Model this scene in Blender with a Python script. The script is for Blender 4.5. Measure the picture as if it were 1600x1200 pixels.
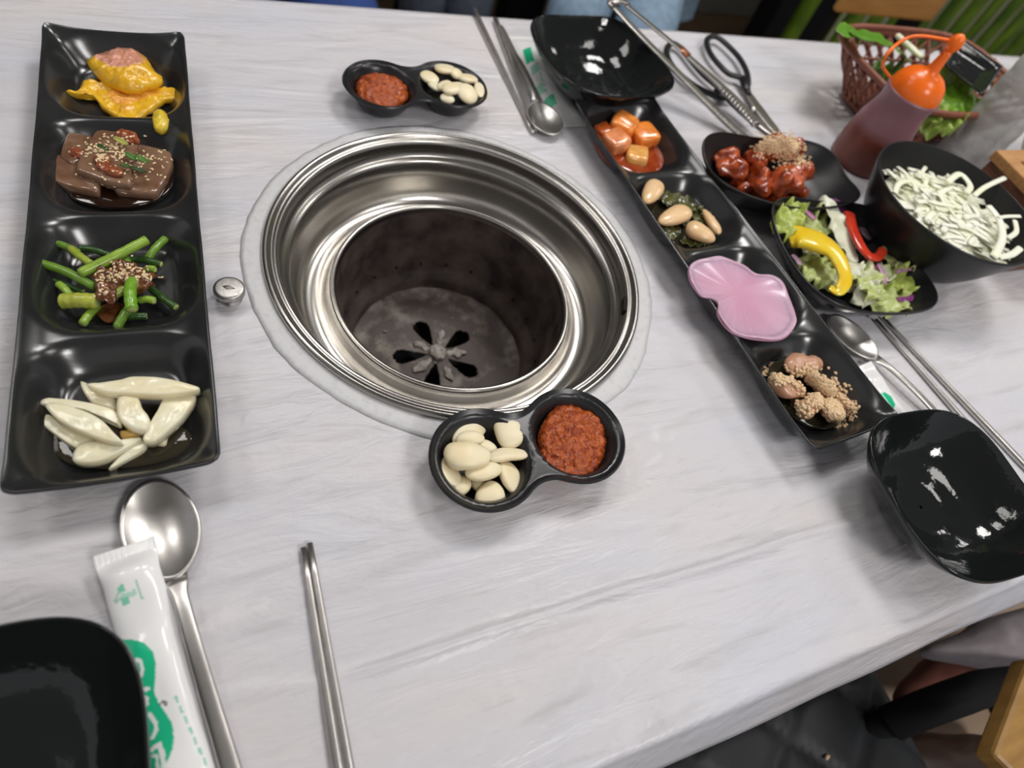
import bpy, bmesh, math, random
import numpy as np
from mathutils import Vector, Matrix, noise
from mathutils.bvhtree import BVHTree
PI = math.pi
sc = bpy.context.scene
for o in list(bpy.data.objects): bpy.data.objects.remove(o)
C = sc.collection

# ------------------------------------------------------------------ camera (measured from the photograph)
FPX, EL, RO, YAW, CH = 976.03, 0.94868, 0.43665, 0.69944, 0.4024
_F = np.array([math.cos(EL)*math.sin(YAW), math.cos(EL)*math.cos(YAW), -math.sin(EL)])
_R0 = np.array([math.cos(YAW), -math.sin(YAW), 0.0]); _U0 = np.cross(_R0, _F)
_R = math.cos(RO)*_R0+math.sin(RO)*_U0; _U = -math.sin(RO)*_R0+math.cos(RO)*_U0
cam = bpy.data.objects.new('camera', bpy.data.cameras.new('camera')); C.objects.link(cam)
cam.matrix_world = Matrix(((_R[0], _U[0], -_F[0], 0), (_R[1], _U[1], -_F[1], 0), (_R[2], _U[2], -_F[2], CH), (0, 0, 0, 1)))
cam.data.sensor_width = 36; cam.data.lens = FPX/1600*36
cam.data.clip_start = 0.02
cam.data.dof.use_dof = True; cam.data.dof.focus_distance = 0.47; cam.data.dof.aperture_fstop = 4.5
sc.camera = cam
# ------------------------------------------------------------------ world, lights, exposure
sc.view_settings.view_transform = 'Standard'; sc.view_settings.look = 'None'
sc.view_settings.gamma = 1; sc.view_settings.use_curve_mapping = False
sc.view_settings.exposure = -0.27
w = bpy.data.worlds.new('world'); sc.world = w; w.use_nodes = True
w.node_tree.nodes['Background'].inputs[0].default_value = (0.80, 0.80, 0.83, 1)
w.node_tree.nodes['Background'].inputs[1].default_value = 0.62
def area(name, loc, sx, sy, power, col=(1, 0.975, 0.955), rot=(0, 0, 0)):
    l = bpy.data.lights.new(name, 'AREA'); l.shape = 'RECTANGLE'; l.size = sx; l.size_y = sy
    l.energy = power; l.color = col
    o = bpy.data.objects.new(name, l); C.objects.link(o); o.location = loc; o.rotation_euler = rot
    return o
LAMPS = [(1.05, 1.15, 18), (0.10, 1.30, 6), (-0.95, 1.1, 4), (1.3, -0.1, 5), (2.6, 1.0, 7), (0.75, -1.25, 22)]
for lx, ly, lp in LAMPS:
    area('ceiling_lamp_light', (lx, ly, 1.70), 0.5, 0.5, lp)

# ------------------------------------------------------------------ helpers
def at(px, py, h=0.0):
    d = ((px-800)*_R-(py-600)*_U)/FPX+_F
    t = (h-CH)/d[2]
    return Vector((d[0]*t, d[1]*t, h))
def depth(p): return float(np.dot(np.array(p)-np.array([0, 0, CH]), _F))
def mpp(p): return depth(p)/FPX
def nz(x, y, z, s=1.0): return noise.noise(Vector((x*s, y*s, z*s)))
def tag(o, label=None, cat=None, group=None, kind=None):
    if label: o['label'] = label
    if cat: o['category'] = cat
    if group: o['group'] = group
    if kind: o['kind'] = kind
    return o
WORLD = {}
def mesh(name, V, F, mat, parent=None, smooth=True, loc=None, solid=None, sub=0, col=None, offset=-1):
    V = [tuple(v) for v in V]
    me = bpy.data.meshes.new(name)
    if loc is None:
        if parent is not None: loc = tuple(parent['_loc'])
        else:
            xs = [v[0] for v in V]; ys = [v[1] for v in V]; zs = [v[2] for v in V]
            loc = ((min(xs)+max(xs))/2, (min(ys)+max(ys))/2, min(zs))
    me.from_pydata([(v[0]-loc[0], v[1]-loc[1], v[2]-loc[2]) for v in V], [], F)
    if smooth: me.polygons.foreach_set('use_smooth', [True]*len(me.polygons))
    me.materials.append(mat)
    if col is not None:
        a = me.color_attributes.new('tint', 'FLOAT_COLOR', 'POINT')
        a.data.foreach_set('color', [c for v in col for c in (v[0], v[1], v[2], 1.0)])
    me.update()
    o = bpy.data.objects.new(name, me); C.objects.link(o)
    if parent is not None:
        o.parent = parent; o['_loc'] = list(loc)      # vertices relative to the thing's origin
    else:
        o.location = loc; o['_loc'] = list(loc)
    if solid:
        m = o.modifiers.new('solid', 'SOLIDIFY'); m.thickness = solid; m.offset = offset
    if sub:
        m = o.modifiers.new('sub', 'SUBSURF'); m.levels = sub; m.render_levels = sub
    WORLD[o.name] = (V, F)
    return o
def empty(name, loc, label=None, cat=None, group=None):
    o = bpy.data.objects.new(name, None); C.objects.link(o); o.location = loc; o['_loc'] = list(loc)
    o.empty_display_size = 0.01
    return tag(o, label, cat, group)
def grid_faces(nu, nv, closed_u=False, base=0):
    F = []
    for i in range(nu if closed_u else nu-1):
        for j in range(nv-1):
            a = i*nv+j; b = ((i+1) % nu)*nv+j
            F.append((base+a, base+b, base+b+1, base+a+1))
    return F
def smoothstep(a, b, x):
    t = min(1, max(0, (x-a)/(b-a))); return t*t*(3-2*t)
def box(x0, x1, y0, y1, z0, z1):
    V = [(x, y, z) for z in (z0, z1) for y in (y0, y1) for x in (x0, x1)]
    return V, [(0, 2, 3, 1), (4, 5, 7, 6), (0, 1, 5, 4), (2, 6, 7, 3), (0, 4, 6, 2), (1, 3, 7, 5)]
def boxo(name, b, mat, parent=None, bevel=0.002):
    V, F = box(*b); o = mesh(name, V, F, mat, parent, smooth=False)
    if bevel:
        m = o.modifiers.new('bevel', 'BEVEL'); m.width = bevel; m.segments = 2
    return o
def obox(name, A, B, w, t, mat, parent=None, up=(0, 0, 1), bevel=0.0015):   # bar from A to B, width w, thickness t
    A = Vector(A); B = Vector(B); d = (B-A).normalized(); s = d.cross(Vector(up)).normalized(); n = s.cross(d)
    V = [P+s*a*w/2+n*b*t/2 for P in (A, B) for a in (-1, 1) for b in (-1, 1)]
    o = mesh(name, V, [(0, 1, 3, 2), (4, 6, 7, 5), (0, 4, 5, 1), (2, 3, 7, 6), (0, 2, 6, 4), (1, 5, 7, 3)], mat, parent, smooth=False)
    if bevel:
        m = o.modifiers.new('bevel', 'BEVEL'); m.width = bevel; m.segments = 2
    return o
def revolve_vf(profile, c, seg=96):
    V = []; n = len(profile)
    for i in range(seg):
        a = 2*PI*i/seg
        for r, z in profile: V.append((c[0]+r*math.cos(a), c[1]+r*math.sin(a), c[2]+z))
    return V, grid_faces(seg, n, True)
def revolve(name, profile, c, mat, parent=None, seg=96, **k):
    V, F = revolve_vf(profile, c, seg); return mesh(name, V, F, mat, parent, **k)
def frames(P):
    n = len(P); T = []
    for i in range(n):
        t = (P[min(n-1, i+1)]-P[max(0, i-1)]); T.append(t.normalized() if t.length > 1e-9 else Vector((1, 0, 0)))
    return T
def sweep_vf(P, rad, seg=12, flat=1.0, pw=2.0, up=Vector((0, 0, 1)), cap=True):
    """tube along points P; rad list (half width across, in the plane), flat = thickness ratio (or list)"""
    P = [Vector(p) for p in P]; T = frames(P); V = []; n = len(P)
    for i in range(n):
        t = T[i]; s = t.cross(up)
        if s.length < 1e-6: s = Vector((1, 0, 0))
        s.normalize(); u = s.cross(t).normalized()
        f = flat[i] if isinstance(flat, (list, tuple)) else flat
        for k in range(seg):
            a = 2*PI*k/seg; ca, sa = math.cos(a), math.sin(a)
            x = math.copysign(abs(ca)**(2/pw), ca); y = math.copysign(abs(sa)**(2/pw), sa)
            V.append(P[i]+s*x*rad[i]+u*y*rad[i]*f)
    F = []
    for i in range(n-1):
        for k in range(seg):
            F.append((i*seg+k, i*seg+(k+1) % seg, (i+1)*seg+(k+1) % seg, (i+1)*seg+k))
    if cap:
        F.append(tuple(reversed(range(seg)))); F.append(tuple((n-1)*seg+k for k in range(seg)))
    return V, F
def sweep(name, P, rad, mat, parent=None, **k):
    mk = {a: k.pop(a) for a in ('smooth', 'col', 'loc') if a in k}
    if not isinstance(rad, (list, tuple)): rad = [rad]*len(P)
    V, F = sweep_vf(P, rad, **k); return mesh(name, V, F, mat, parent, **mk)
def cat_rom(pts, n, closed=False):
    pts = [Vector(p) for p in pts]; out = []; m = len(pts)
    segs = m if closed else m-1
    for i in range(segs):
        if closed: p0, p1, p2, p3 = pts[(i-1) % m], pts[i], pts[(i+1) % m], pts[(i+2) % m]
        else: p0, p1, p2, p3 = pts[max(0, i-1)], pts[i], pts[i+1], pts[min(m-1, i+2)]
        for k in range(n):
            t = k/n
            out.append(0.5*((2*p1)+(p2-p0)*t+(2*p0-5*p1+4*p2-p3)*t*t+(3*p1-p0-3*p2+p3)*t**3))
    if not closed: out.append(pts[-1])
    return out
PROF = {
 'egg': lambda s: (math.sin(PI*min(1, s**0.8))**0.6)*(1-0.25*s),
 'clove': lambda s: max(0.02, (1-abs(2*s-1)**2.6))**0.5*(1.06-0.42*s),
 'bean': lambda s: max(0.0, (1-abs(2*s-1)**2.5))**0.5*(1.03-0.12*s),
 'ell': lambda s: math.sqrt(max(0, 1-(2*s-1)**2)),
 'blk': lambda s: (1-abs(2*s-1)**10)**0.5 if 0 < s < 1 else 0.0,
 'rod': lambda s: 0.9+0.1*(1-abs(2*s-1)**6),
 'spin': lambda s: max(0.0, 1-abs(2*s-1)**2.2)**0.8,
}
def lump_vf(A, B, w, t, prof='egg', p=2.0, roll=0.0, nr=22, seg=18, rough=0.0, freq=60, seed=0, bend=0.0, flat=0.0):
    """solid of length AB, width w, thickness t; flat: 0..1 flattens the underside"""
    A = Vector(A); B = Vector(B); L = (B-A).length; d = (B-A)/L
    up = Vector((0, 0, 1)); s = d.cross(up)
    if s.length < 1e-3: s = Vector((1, 0, 0))
    s.normalize(); u = s.cross(d)
    if roll: s, u = s*math.cos(roll)+u*math.sin(roll), -s*math.sin(roll)+u*math.cos(roll)
    V = []; f = PROF[prof]
    for i in range(nr+1):
        q = i/nr
        q2 = 0.5-0.5*math.cos(PI*q) if prof != 'rod' else q
        k = max(f(min(1, max(0, q2))), 0.0)
        if prof != 'rod' and (i == 0 or i == nr): k = 0.03
        c = A+d*L*q2+s*bend*L*math.sin(PI*q2)
        for j in range(seg):
            a = 2*PI*j/seg; ca, sa = math.cos(a), math.sin(a)
            x = math.copysign(abs(ca)**(2/p), ca); y = math.copysign(abs(sa)**(2/p), sa)
            if y < 0: y *= (1-flat)
            P = c+s*x*w/2*k+u*y*t/2*k
            if rough:
                n = (P-c); 
                P = P+n*(noise.noise(P*freq+Vector((seed*7.3, seed, 0)))*rough*2)+u*noise.noise(P*freq*2.1+Vector((seed, 3, 0)))*rough*t*0.35
            V.append(P)
    F = []
    for i in range(nr):
        for k in range(seg):
            F.append((i*seg+k, i*seg+(k+1) % seg, (i+1)*seg+(k+1) % seg, (i+1)*seg+k))
    F.append(tuple(reversed(range(seg)))); F.append(tuple(nr*seg+k for k in range(seg)))
    return V, F
def lump(name, A, B, w, t, mat, parent=None, col=None, **k):
    V, F = lump_vf(A, B, w, t, **k)
    return mesh(name, V, F, mat, parent, col=[col(v) for v in V] if col else None)
def plump(name, a, b, h, wpx, t, mat, hb=None, **k):     # lump from two measured points at height h
    A = at(a[0], a[1], h); B = at(b[0], b[1], h if hb is None else hb)
    return lump(name, A, B, wpx*mpp(A), t, mat, **k)
def patch_vf(out, z0, thick, dome=0.0, rings=9, rough=0.0, freq=90, seed=0, tilt=(0, 0), n=6, edge=0.25, wob=0.0, ruff=0.0, sag=0.0, lin=False, taper=1.0):
    """slab whose outline is a closed list of xy points; real thickness, rounded edge, domed or ruffled top"""
    P = [Vector((p[0], p[1], 0)) for p in out]
    if lin:
        Q = []
        for i in range(len(P)):
            p0, p1, p2 = P[i-1], P[i], P[(i+1) % len(P)]
            a_, b_ = p1+(p0-p1)*0.18, p1+(p2-p1)*0.18
            Q += [a_, (a_+b_)*0.25+p1*0.5, b_]+[b_+(p2+(p1-p2)*0.18-b_)*t for t in (0.33, 0.66)]
        P = Q
    else: P = cat_rom(P, n, True)
    cx = sum(p.x for p in P)/len(P); cy = sum(p.y for p in P)/len(P); c = Vector((cx, cy, 0)); m = len(P)
    R = sum((p-c).length for p in P)/m
    if wob:
        P = [c+(p-c)*(1+wob*noise.noise((p-c)*freq*1.3+Vector((seed, 0, 0)))) for p in P]
    V = []; S = []
    def zt(p, s):
        x, y = p.x-cx, p.y-cy
        z = z0+thick+dome*(1-s*s)+tilt[0]*x+tilt[1]*y-sag*(s*s)
        if rough: z += rough*noise.noise(Vector((p.x*freq, p.y*freq, seed*3.1)))+rough*0.5*noise.noise(Vector((p.x*freq*2.7, p.y*freq*2.7, seed)))
        if ruff: z += ruff*s*s*noise.noise(Vector((p.x*freq*0.8, p.y*freq*0.8, seed+9.7)))
        return z
    V.append(Vector((cx, cy, zt(c, 0)))); S.append(0)
    e = min(edge*thick, 0.3*R)
    ks = [(i+1)/rings for i in range(rings)]
    for s in ks:
        kk = s*(1-e/R) 
        for p in P:
            q = c+(p-c)*kk; V.append(Vector((q.x, q.y, zt(q, s)))); S.append(s)
    for f, dz in ((1.0, e*0.6), (1.0-(1-taper)*0.8, thick-e*0.6), ((1-e/R)*taper, thick)):
        for p in P:
            q = c+(p-c)*f; V.append(Vector((q.x, q.y, zt(q, 1)-dz))); S.append(1.05 if dz < thick*0.9 else 1.1)
    V.append(Vector((cx, cy, zt(c, 1)-thick))); S.append(1.1)
    F = []
    for k in range(m): F.append((0, 1+k, 1+(k+1) % m))
    nr = rings+3
    for r in range(nr-1):
        for k in range(m):
            a = 1+r*m+k; b = 1+r*m+(k+1) % m
            F.append((a, a+m, b+m, b))
    l = len(V)-1
    for k in range(m):
        a = 1+(nr-1)*m+k; b = 1+(nr-1)*m+(k+1) % m; F.append((a, l, b))
    return V, F, S
def patch(name, outpx, h, thick, mat, parent=None, cf=None, world=False, **k):
    out = [(p[0], p[1]) for p in outpx] if world else [at(p[0], p[1], h)[:2] for p in outpx]
    V, F, S = patch_vf(out, h-thick if not world else h, thick, **k)
    col = [cf(s, v) for s, v in zip(S, V)] if cf else None
    return mesh(name, V, F, mat, parent, col=col)
def bvh_of(objs):
    V = []; F = []
    for o in objs:
        v, f = WORLD[o.name]; b = len(V); V += [Vector(x) for x in v]; F += [tuple(i+b for i in q) for q in f]
    return BVHTree.FromPolygons(V, F)
def leaf(name, A, B, w, mat, parent=None, ruff=0.004, seed=0, thick=0.0006, arch=0.0, nu=26, nv=17, cup=0.0, edge=0.1, shape=0.5, cf=None, fq=90):
    A = Vector(A); B = Vector(B); d = (B-A); L = d.length; d.normalize(); s = d.cross(Vector((0, 0, 1))).normalized(); u = s.cross(d)
    V = []; col = []
    for i in range(nu):
        q = i/(nu-1); hw = w/2*(math.sin(PI*(0.06+0.9*q))**shape)
        for j in range(nv):
            v = 2*j/(nv-1)-1
            P = A+d*L*q+s*hw*v*(1+edge*noise.noise(Vector((q*7+seed, v*2, seed))))
            e = abs(v)**1.5
            P += u*(arch*math.sin(PI*q)+cup*v*v+ruff*(0.3+e)*noise.noise(Vector((P.x*fq, P.y*fq, seed*2.3)))+ruff*0.5*e*math.sin(q*26+seed+v*3))
            P += d*ruff*0.8*e*noise.noise(Vector((P.x*fq*.7, P.y*fq*.7, seed*4.1+5)))
            V.append(P)
            if cf: col.append(cf(q, v))
    return mesh(name, V, grid_faces(nu, nv), mat, parent, solid=thick, col=col if cf else None)

# ------------------------------------------------------------------ materials
def mat(name, col=(0.8, 0.8, 0.8), rough=0.5, metal=0.0, spec=0.5, sss=0.0, sssr=(0.01, 0.006, 0.004), coat=0.0, trans=0.0, ior=1.45,
        c2=None, scale=50, stretch=(1, 1, 1), detail=4, bump=0.0, bscale=200, bdist=0.001, tint=False, ramp=(0.35, 0.65), rvar=0.0, emit=None, alpha=1.0, vor=False):
    m = bpy.data.materials.new(name); m.use_nodes = True; nt = m.node_tree; N = nt.nodes; Lk = nt.links
    b = N['Principled BSDF']; b.inputs['Base Color'].default_value = (*col, 1); b.inputs['Roughness'].default_value = rough
    b.inputs['Metallic'].default_value = metal; b.inputs['IOR'].default_value = ior
    b.inputs['Specular IOR Level'].default_value = spec
    b.inputs['Coat Weight'].default_value = coat; b.inputs['Coat Roughness'].default_value = 0.06
    b.inputs['Transmission Weight'].default_value = trans; b.inputs['Alpha'].default_value = alpha
    if sss:
        b.inputs['Subsurface Weight'].default_value = sss; b.inputs['Subsurface Radius'].default_value = sssr; b.inputs['Subsurface Scale'].default_value = 1.0
    if emit: b.inputs['Emission Color'].default_value = (*emit[0], 1); b.inputs['Emission Strength'].default_value = emit[1]
    tc = N.new('ShaderNodeTexCoord'); g = N.new('ShaderNodeNewGeometry')
    mp = N.new('ShaderNodeMapping'); mp.inputs['Scale'].default_value = stretch; Lk.new(g.outputs['Position'], mp.inputs['Vector'])
    src = None
    if tint:
        at_ = N.new('ShaderNodeAttribute'); at_.attribute_name = 'tint'; src = at_.outputs['Color']
    if c2:
        n = N.new('ShaderNodeTexVoronoi' if vor else 'ShaderNodeTexNoise'); n.inputs['Scale'].default_value = scale
        if not vor: n.inputs['Detail'].default_value = detail
        Lk.new(mp.outputs[0], n.inputs['Vector'])
        r = N.new('ShaderNodeMapRange'); r.inputs[1].default_value = ramp[0]; r.inputs[2].default_value = ramp[1]; Lk.new(n.outputs[0], r.inputs[0])
        mx = N.new('ShaderNodeMix'); mx.data_type = 'RGBA'; Lk.new(r.outputs[0], mx.inputs[0])
        if tint:
            mx.blend_type = 'MULTIPLY'; Lk.new(src, mx.inputs[6]); mx.inputs[7].default_value = (*c2, 1)
        else:
            mx.inputs[6].default_value = (*col, 1); mx.inputs[7].default_value = (*c2, 1)
        src = mx.outputs[2]
        if rvar:
            r2 = N.new('ShaderNodeMapRange'); r2.inputs[3].default_value = rough; r2.inputs[4].default_value = rough+rvar
            Lk.new(n.outputs[0], r2.inputs[0]); Lk.new(r2.outputs[0], b.inputs['Roughness'])
    if src: Lk.new(src, b.inputs['Base Color'])
    if bump:
        n2 = N.new('ShaderNodeTexNoise'); n2.inputs['Scale'].default_value = bscale; n2.inputs['Detail'].default_value = 3
        Lk.new(mp.outputs[0], n2.inputs['Vector'])
        bp = N.new('ShaderNodeBump'); bp.inputs['Strength'].default_value = bump; bp.inputs['Distance'].default_value = bdist
        Lk.new(n2.outputs[0], bp.inputs['Height']); Lk.new(bp.outputs[0], b.inputs['Normal'])
    return m
M = {}
M['black'] = mat('black_melamine', (0.012, 0.012, 0.014), 0.22, spec=0.5, c2=(0.02, 0.02, 0.022), scale=25, rvar=0.12)
M['gloss_black'] = mat('gloss_black_melamine', (0.010, 0.012, 0.012), 0.08, spec=0.6, bump=0.25, bscale=85, bdist=0.0018)
M['satin_black'] = mat('satin_black_melamine', (0.013, 0.013, 0.014), 0.38, spec=0.45)
M['steel'] = mat('polished_steel', (0.50, 0.485, 0.455), 0.18, metal=1, c2=(0.37, 0.35, 0.325), scale=14, detail=6, rvar=0.12)
M['steel_cut'] = mat('cutlery_steel', (0.68, 0.66, 0.63), 0.28, metal=1, c2=(0.54, 0.52, 0.50), scale=60, detail=5, rvar=0.12)
M['tong_steel'] = mat('tongs_steel', (0.42, 0.40, 0.38), 0.28, metal=1, c2=(0.30, 0.28, 0.27), scale=60, rvar=0.15)
M['soot'] = mat('sooty_iron', (0.028, 0.020, 0.019), 0.5, spec=0.4, c2=(0.095, 0.072, 0.064), scale=35, detail=8, bump=0.5, bscale=260, bdist=0.001)
M['ash'] = mat('ash_plate', (0.085, 0.066, 0.058), 0.6, c2=(0.26, 0.225, 0.195), scale=55, detail=8, ramp=(0.48, 0.75), bump=0.7, bscale=300, bdist=0.0015)
M['ash_hub'] = mat('ash_crust', (0.19, 0.165, 0.145), 0.75, c2=(0.36, 0.34, 0.31), scale=220, detail=6, bump=0.8, bscale=400, bdist=0.002)
M['dark'] = mat('dark_cavity', (0.006, 0.005, 0.005), 0.9)
M['garlic'] = mat('peeled_garlic', (0.90, 0.80, 0.58), 0.38, sss=0.25, c2=(0.86, 0.72, 0.46), scale=45, bump=0.15, bscale=160)
M['pickgarlic'] = mat('pickled_garlic', (0.86, 0.60, 0.34), 0.28, sss=0.3, c2=(0.80, 0.52, 0.27), scale=40, coat=0.3)
M['paste'] = mat('soybean_chili_paste', (0.27, 0.035, 0.006), 0.20, c2=(0.52, 0.11, 0.014), scale=230, detail=6, bump=0.9, bscale=300, bdist=0.003, coat=0.2)
M['sesame'] = mat('sesame_seed', (0.90, 0.72, 0.46), 0.5, c2=(0.80, 0.60, 0.34), scale=300)
M['pear'] = mat('pickled_white_root', (0.93, 0.87, 0.66), 0.24, sss=0.3, c2=(0.88, 0.78, 0.52), scale=60, detail=6, bump=0.2, bscale=240, coat=0.4)
M['pear2'] = mat('pickled_root_amber', (0.72, 0.45, 0.12), 0.25, sss=0.3, coat=0.4)
M['jelly'] = mat('acorn_jelly', (0.27, 0.16, 0.10), 0.14, sss=0.25, c2=(0.16, 0.075, 0.042), scale=60, coat=0.6, bump=0.35, bscale=190)
M['kimchi_bit'] = mat('red_pepper_bit', (0.22, 0.05, 0.02), 0.2, c2=(0.36, 0.09, 0.03), scale=200, coat=0.5)
M['soy'] = mat('soy_sauce', (0.02, 0.008, 0.004), 0.04, coat=0.5, spec=0.6)
M['brine'] = mat('thin_brine', (0.035, 0.03, 0.018), 0.04, spec=0.6, bump=0.2, bscale=120)
M['redsauce'] = mat('red_kimchi_juice', (0.34, 0.055, 0.012), 0.08, c2=(0.26, 0.035, 0.008), scale=60, coat=0.5)
M['stem'] = mat('garlic_stem', (0.16, 0.30, 0.035), 0.3, tint=True, c2=(0.78, 0.85, 0.6), scale=260, stretch=(1, 1, 1), coat=0.3, sss=0.1)
M['cutstem'] = mat('stem_cut_end', (0.45, 0.55, 0.16), 0.4)
M['jamsauce'] = mat('brown_seasoning', (0.085, 0.026, 0.010), 0.15, c2=(0.20, 0.07, 0.02), scale=160, coat=0.5, bump=0.5, bscale=220)
M['egg'] = mat('egg_batter_meat', (0.8, 0.5, 0.05), 0.3, tint=True, c2=(0.86, 0.8, 0.72), scale=110, detail=6, sss=0.15, bump=0.5, bscale=260, coat=0.35)
M['radish'] = mat('radish_kimchi', (0.72, 0.27, 0.075), 0.2, sss=0.35, tint=True, c2=(0.86, 0.68, 0.55), scale=130, coat=0.5, bump=0.15, bscale=180)
M['pink'] = mat('pink_pickled_radish', (0.74, 0.38, 0.50), 0.28, sss=0.3, tint=True, c2=(0.93, 0.88, 0.92), scale=26, coat=0.25)
M['squid'] = mat('cooked_meat', (0.52, 0.27, 0.16), 0.3, sss=0.3, c2=(0.62, 0.36, 0.24), scale=70, coat=0.3, bump=0.3, bscale=200)
M['nuts'] = mat('crushed_nuts', (0.72, 0.50, 0.29), 0.5, c2=(0.80, 0.60, 0.37), scale=300)
M['redmeat'] = mat('chili_glazed_chicken', (0.20, 0.018, 0.005), 0.14, c2=(0.55, 0.095, 0.015), scale=110, detail=6, coat=0.7, bump=0.8, bscale=190, bdist=0.002)
M['darkleaf'] = mat('soy_pickled_leaf', (0.05, 0.055, 0.015), 0.2, c2=(0.11, 0.11, 0.03), scale=90, coat=0.5)
M['lettuce'] = mat('lettuce', (0.4, 0.55, 0.12), 0.35, tint=True, c2=(0.75, 0.8, 0.55), scale=110, sss=0.1)
M['cabbage'] = mat('white_cabbage', (0.78, 0.78, 0.60), 0.35, c2=(0.68, 0.66, 0.48), scale=70, sss=0.2, stretch=(1, 1, 1))
M['purple'] = mat('red_cabbage', (0.19, 0.045, 0.15), 0.3, tint=True, c2=(0.9, 0.85, 0.9), scale=90)
M['yellowp'] = mat('yellow_pepper', (0.88, 0.55, 0.01), 0.2, c2=(0.84, 0.62, 0.04), scale=60, coat=0.4, sss=0.15)
M['redp'] = mat('red_pepper', (0.62, 0.05, 0.02), 0.2, c2=(0.5, 0.03, 0.015), scale=60, coat=0.4, sss=0.1)
M['onion'] = mat('shredded_onion', (0.92, 0.92, 0.80), 0.35, sss=0.08, c2=(0.90, 0.92, 0.68), scale=30)
M['wood_lid'] = mat('tan_wood', (0.50, 0.26, 0.09), 0.5, c2=(0.40, 0.19, 0.06), scale=30, stretch=(1, 6, 6))
M['wood_dark'] = mat('stained_wood', (0.19, 0.075, 0.03), 0.5, c2=(0.09, 0.035, 0.016), scale=40, stretch=(6, 1, 6), bump=0.4, bscale=90)
M['basket'] = mat('brown_plastic_weave', (0.25, 0.085, 0.05), 0.45, c2=(0.19, 0.06, 0.035), scale=60)
M['orange'] = mat('orange_plastic', (0.95, 0.17, 0.01), 0.25, sss=0.1, sssr=(0.004, 0.002, 0.001))
M['film_green'] = (0.03, 0.58, 0.30)
M['sachet'] = mat('sachet_plastic', (0.85, 0.86, 0.86), 0.16, tint=True, coat=0.5, bump=0.25, bscale=60, bdist=0.002)
M['tissue'] = mat('paper', (0.85, 0.84, 0.82), 0.7)
M['blackplastic'] = mat('black_handle_plastic', (0.012, 0.013, 0.015), 0.35)
M['floor'] = mat('dark_wood_floor', (0.075, 0.048, 0.025), 0.45, c2=(0.045, 0.028, 0.015), scale=6, stretch=(1, 6, 1), bump=0.1, bscale=20)
M['graywall'] = mat('grey_plaster', (0.15, 0.14, 0.12), 0.8, c2=(0.11, 0.105, 0.095), scale=8)
M['bamboo'] = mat('green_bamboo', (0.125, 0.20, 0.012), 0.35, c2=(0.045, 0.09, 0.007), scale=7, stretch=(3, 3, 1.2), detail=2)
M['cord'] = mat('grey_beige_strip', (0.36, 0.34, 0.25), 0.7)
M['blackmetal'] = mat('black_metal', (0.005, 0.005, 0.0055), 0.6, spec=0.2)
M['seatwood'] = mat('ochre_wood', (0.36, 0.20, 0.055), 0.45, c2=(0.26, 0.135, 0.035), scale=20, stretch=(1, 5, 1))
M['tanwood'] = mat('orange_tan_wood', (0.50, 0.25, 0.07), 0.45, c2=(0.42, 0.20, 0.05), scale=14, stretch=(1, 6, 6))
M['brownseat'] = mat('dark_brown_vinyl', (0.035, 0.018, 0.011), 0.5)
M['skin'] = mat('skin', (0.50, 0.27, 0.19), 0.5, sss=0.1)
M['hair'] = mat('black_hair', (0.012, 0.01, 0.009), 0.4)
M['copper'] = mat('brown_rivet', (0.30, 0.12, 0.06), 0.35, metal=0.6)
M['ceiling'] = mat('white_ceiling', (0.6, 0.58, 0.55), 0.9)
def liquid_bottle():
    m = bpy.data.materials.new('milky_sauce_bottle'); m.use_nodes = True; nt = m.node_tree; N = nt.nodes; b = N['Principled BSDF']
    g = N.new('ShaderNodeNewGeometry'); s = N.new('ShaderNodeSeparateXYZ'); nt.links.new(g.outputs['Position'], s.inputs[0])
    r = N.new('ShaderNodeMapRange'); r.inputs[1].default_value = 0.044; r.inputs[2].default_value = 0.058; nt.links.new(s.outputs['Z'], r.inputs[0])
    mx = N.new('ShaderNodeMix'); mx.data_type = 'RGBA'; nt.links.new(r.outputs[0], mx.inputs[0])
    mx.inputs[6].default_value = (0.16, 0.035, 0.02, 1); mx.inputs[7].default_value = (0.27, 0.13, 0.15, 1)
    nt.links.new(mx.outputs[2], b.inputs['Base Color']); b.inputs['Roughness'].default_value = 0.35
    b.inputs['Subsurface Weight'].default_value = 0.3; b.inputs['Subsurface Radius'].default_value = (0.01, 0.008, 0.008)
    return m
M['bottle'] = liquid_bottle()
def pet():
    m = bpy.data.materials.new('clear_thin_plastic'); m.use_nodes = True; nt = m.node_tree; N = nt.nodes; nt.nodes.remove(N['Principled BSDF'])
    t = N.new('ShaderNodeBsdfTransparent'); t.inputs[0].default_value = (0.93, 0.95, 0.94, 1)
    g = N.new('ShaderNodeBsdfGlossy'); g.inputs['Roughness'].default_value = 0.08
    d = N.new('ShaderNodeBsdfDiffuse'); d.inputs[0].default_value = (0.88, 0.89, 0.87, 1)
    f = N.new('ShaderNodeFresnel'); f.inputs[0].default_value = 1.5
    n = N.new('ShaderNodeTexNoise'); n.inputs['Scale'].default_value = 60; bp = N.new('ShaderNodeBump'); bp.inputs['Distance'].default_value = 0.003
    nt.links.new(n.outputs[0], bp.inputs['Height']); nt.links.new(bp.outputs[0], g.inputs['Normal']); nt.links.new(bp.outputs[0], f.inputs['Normal'])
    m1 = N.new('ShaderNodeMixShader'); m1.inputs[0].default_value = 0.46; nt.links.new(t.outputs[0], m1.inputs[1]); nt.links.new(d.outputs[0], m1.inputs[2])
    m2 = N.new('ShaderNodeMixShader'); nt.links.new(f.outputs[0], m2.inputs[0]); nt.links.new(m1.outputs[0], m2.inputs[1]); nt.links.new(g.outputs[0], m2.inputs[2])
    nt.links.new(m2.outputs[0], N['Material Output'].inputs[0])
    return m
M['pet'] = pet()
GC = Vector((0.1845, 0.3537, 0)); GR = 0.165
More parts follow.
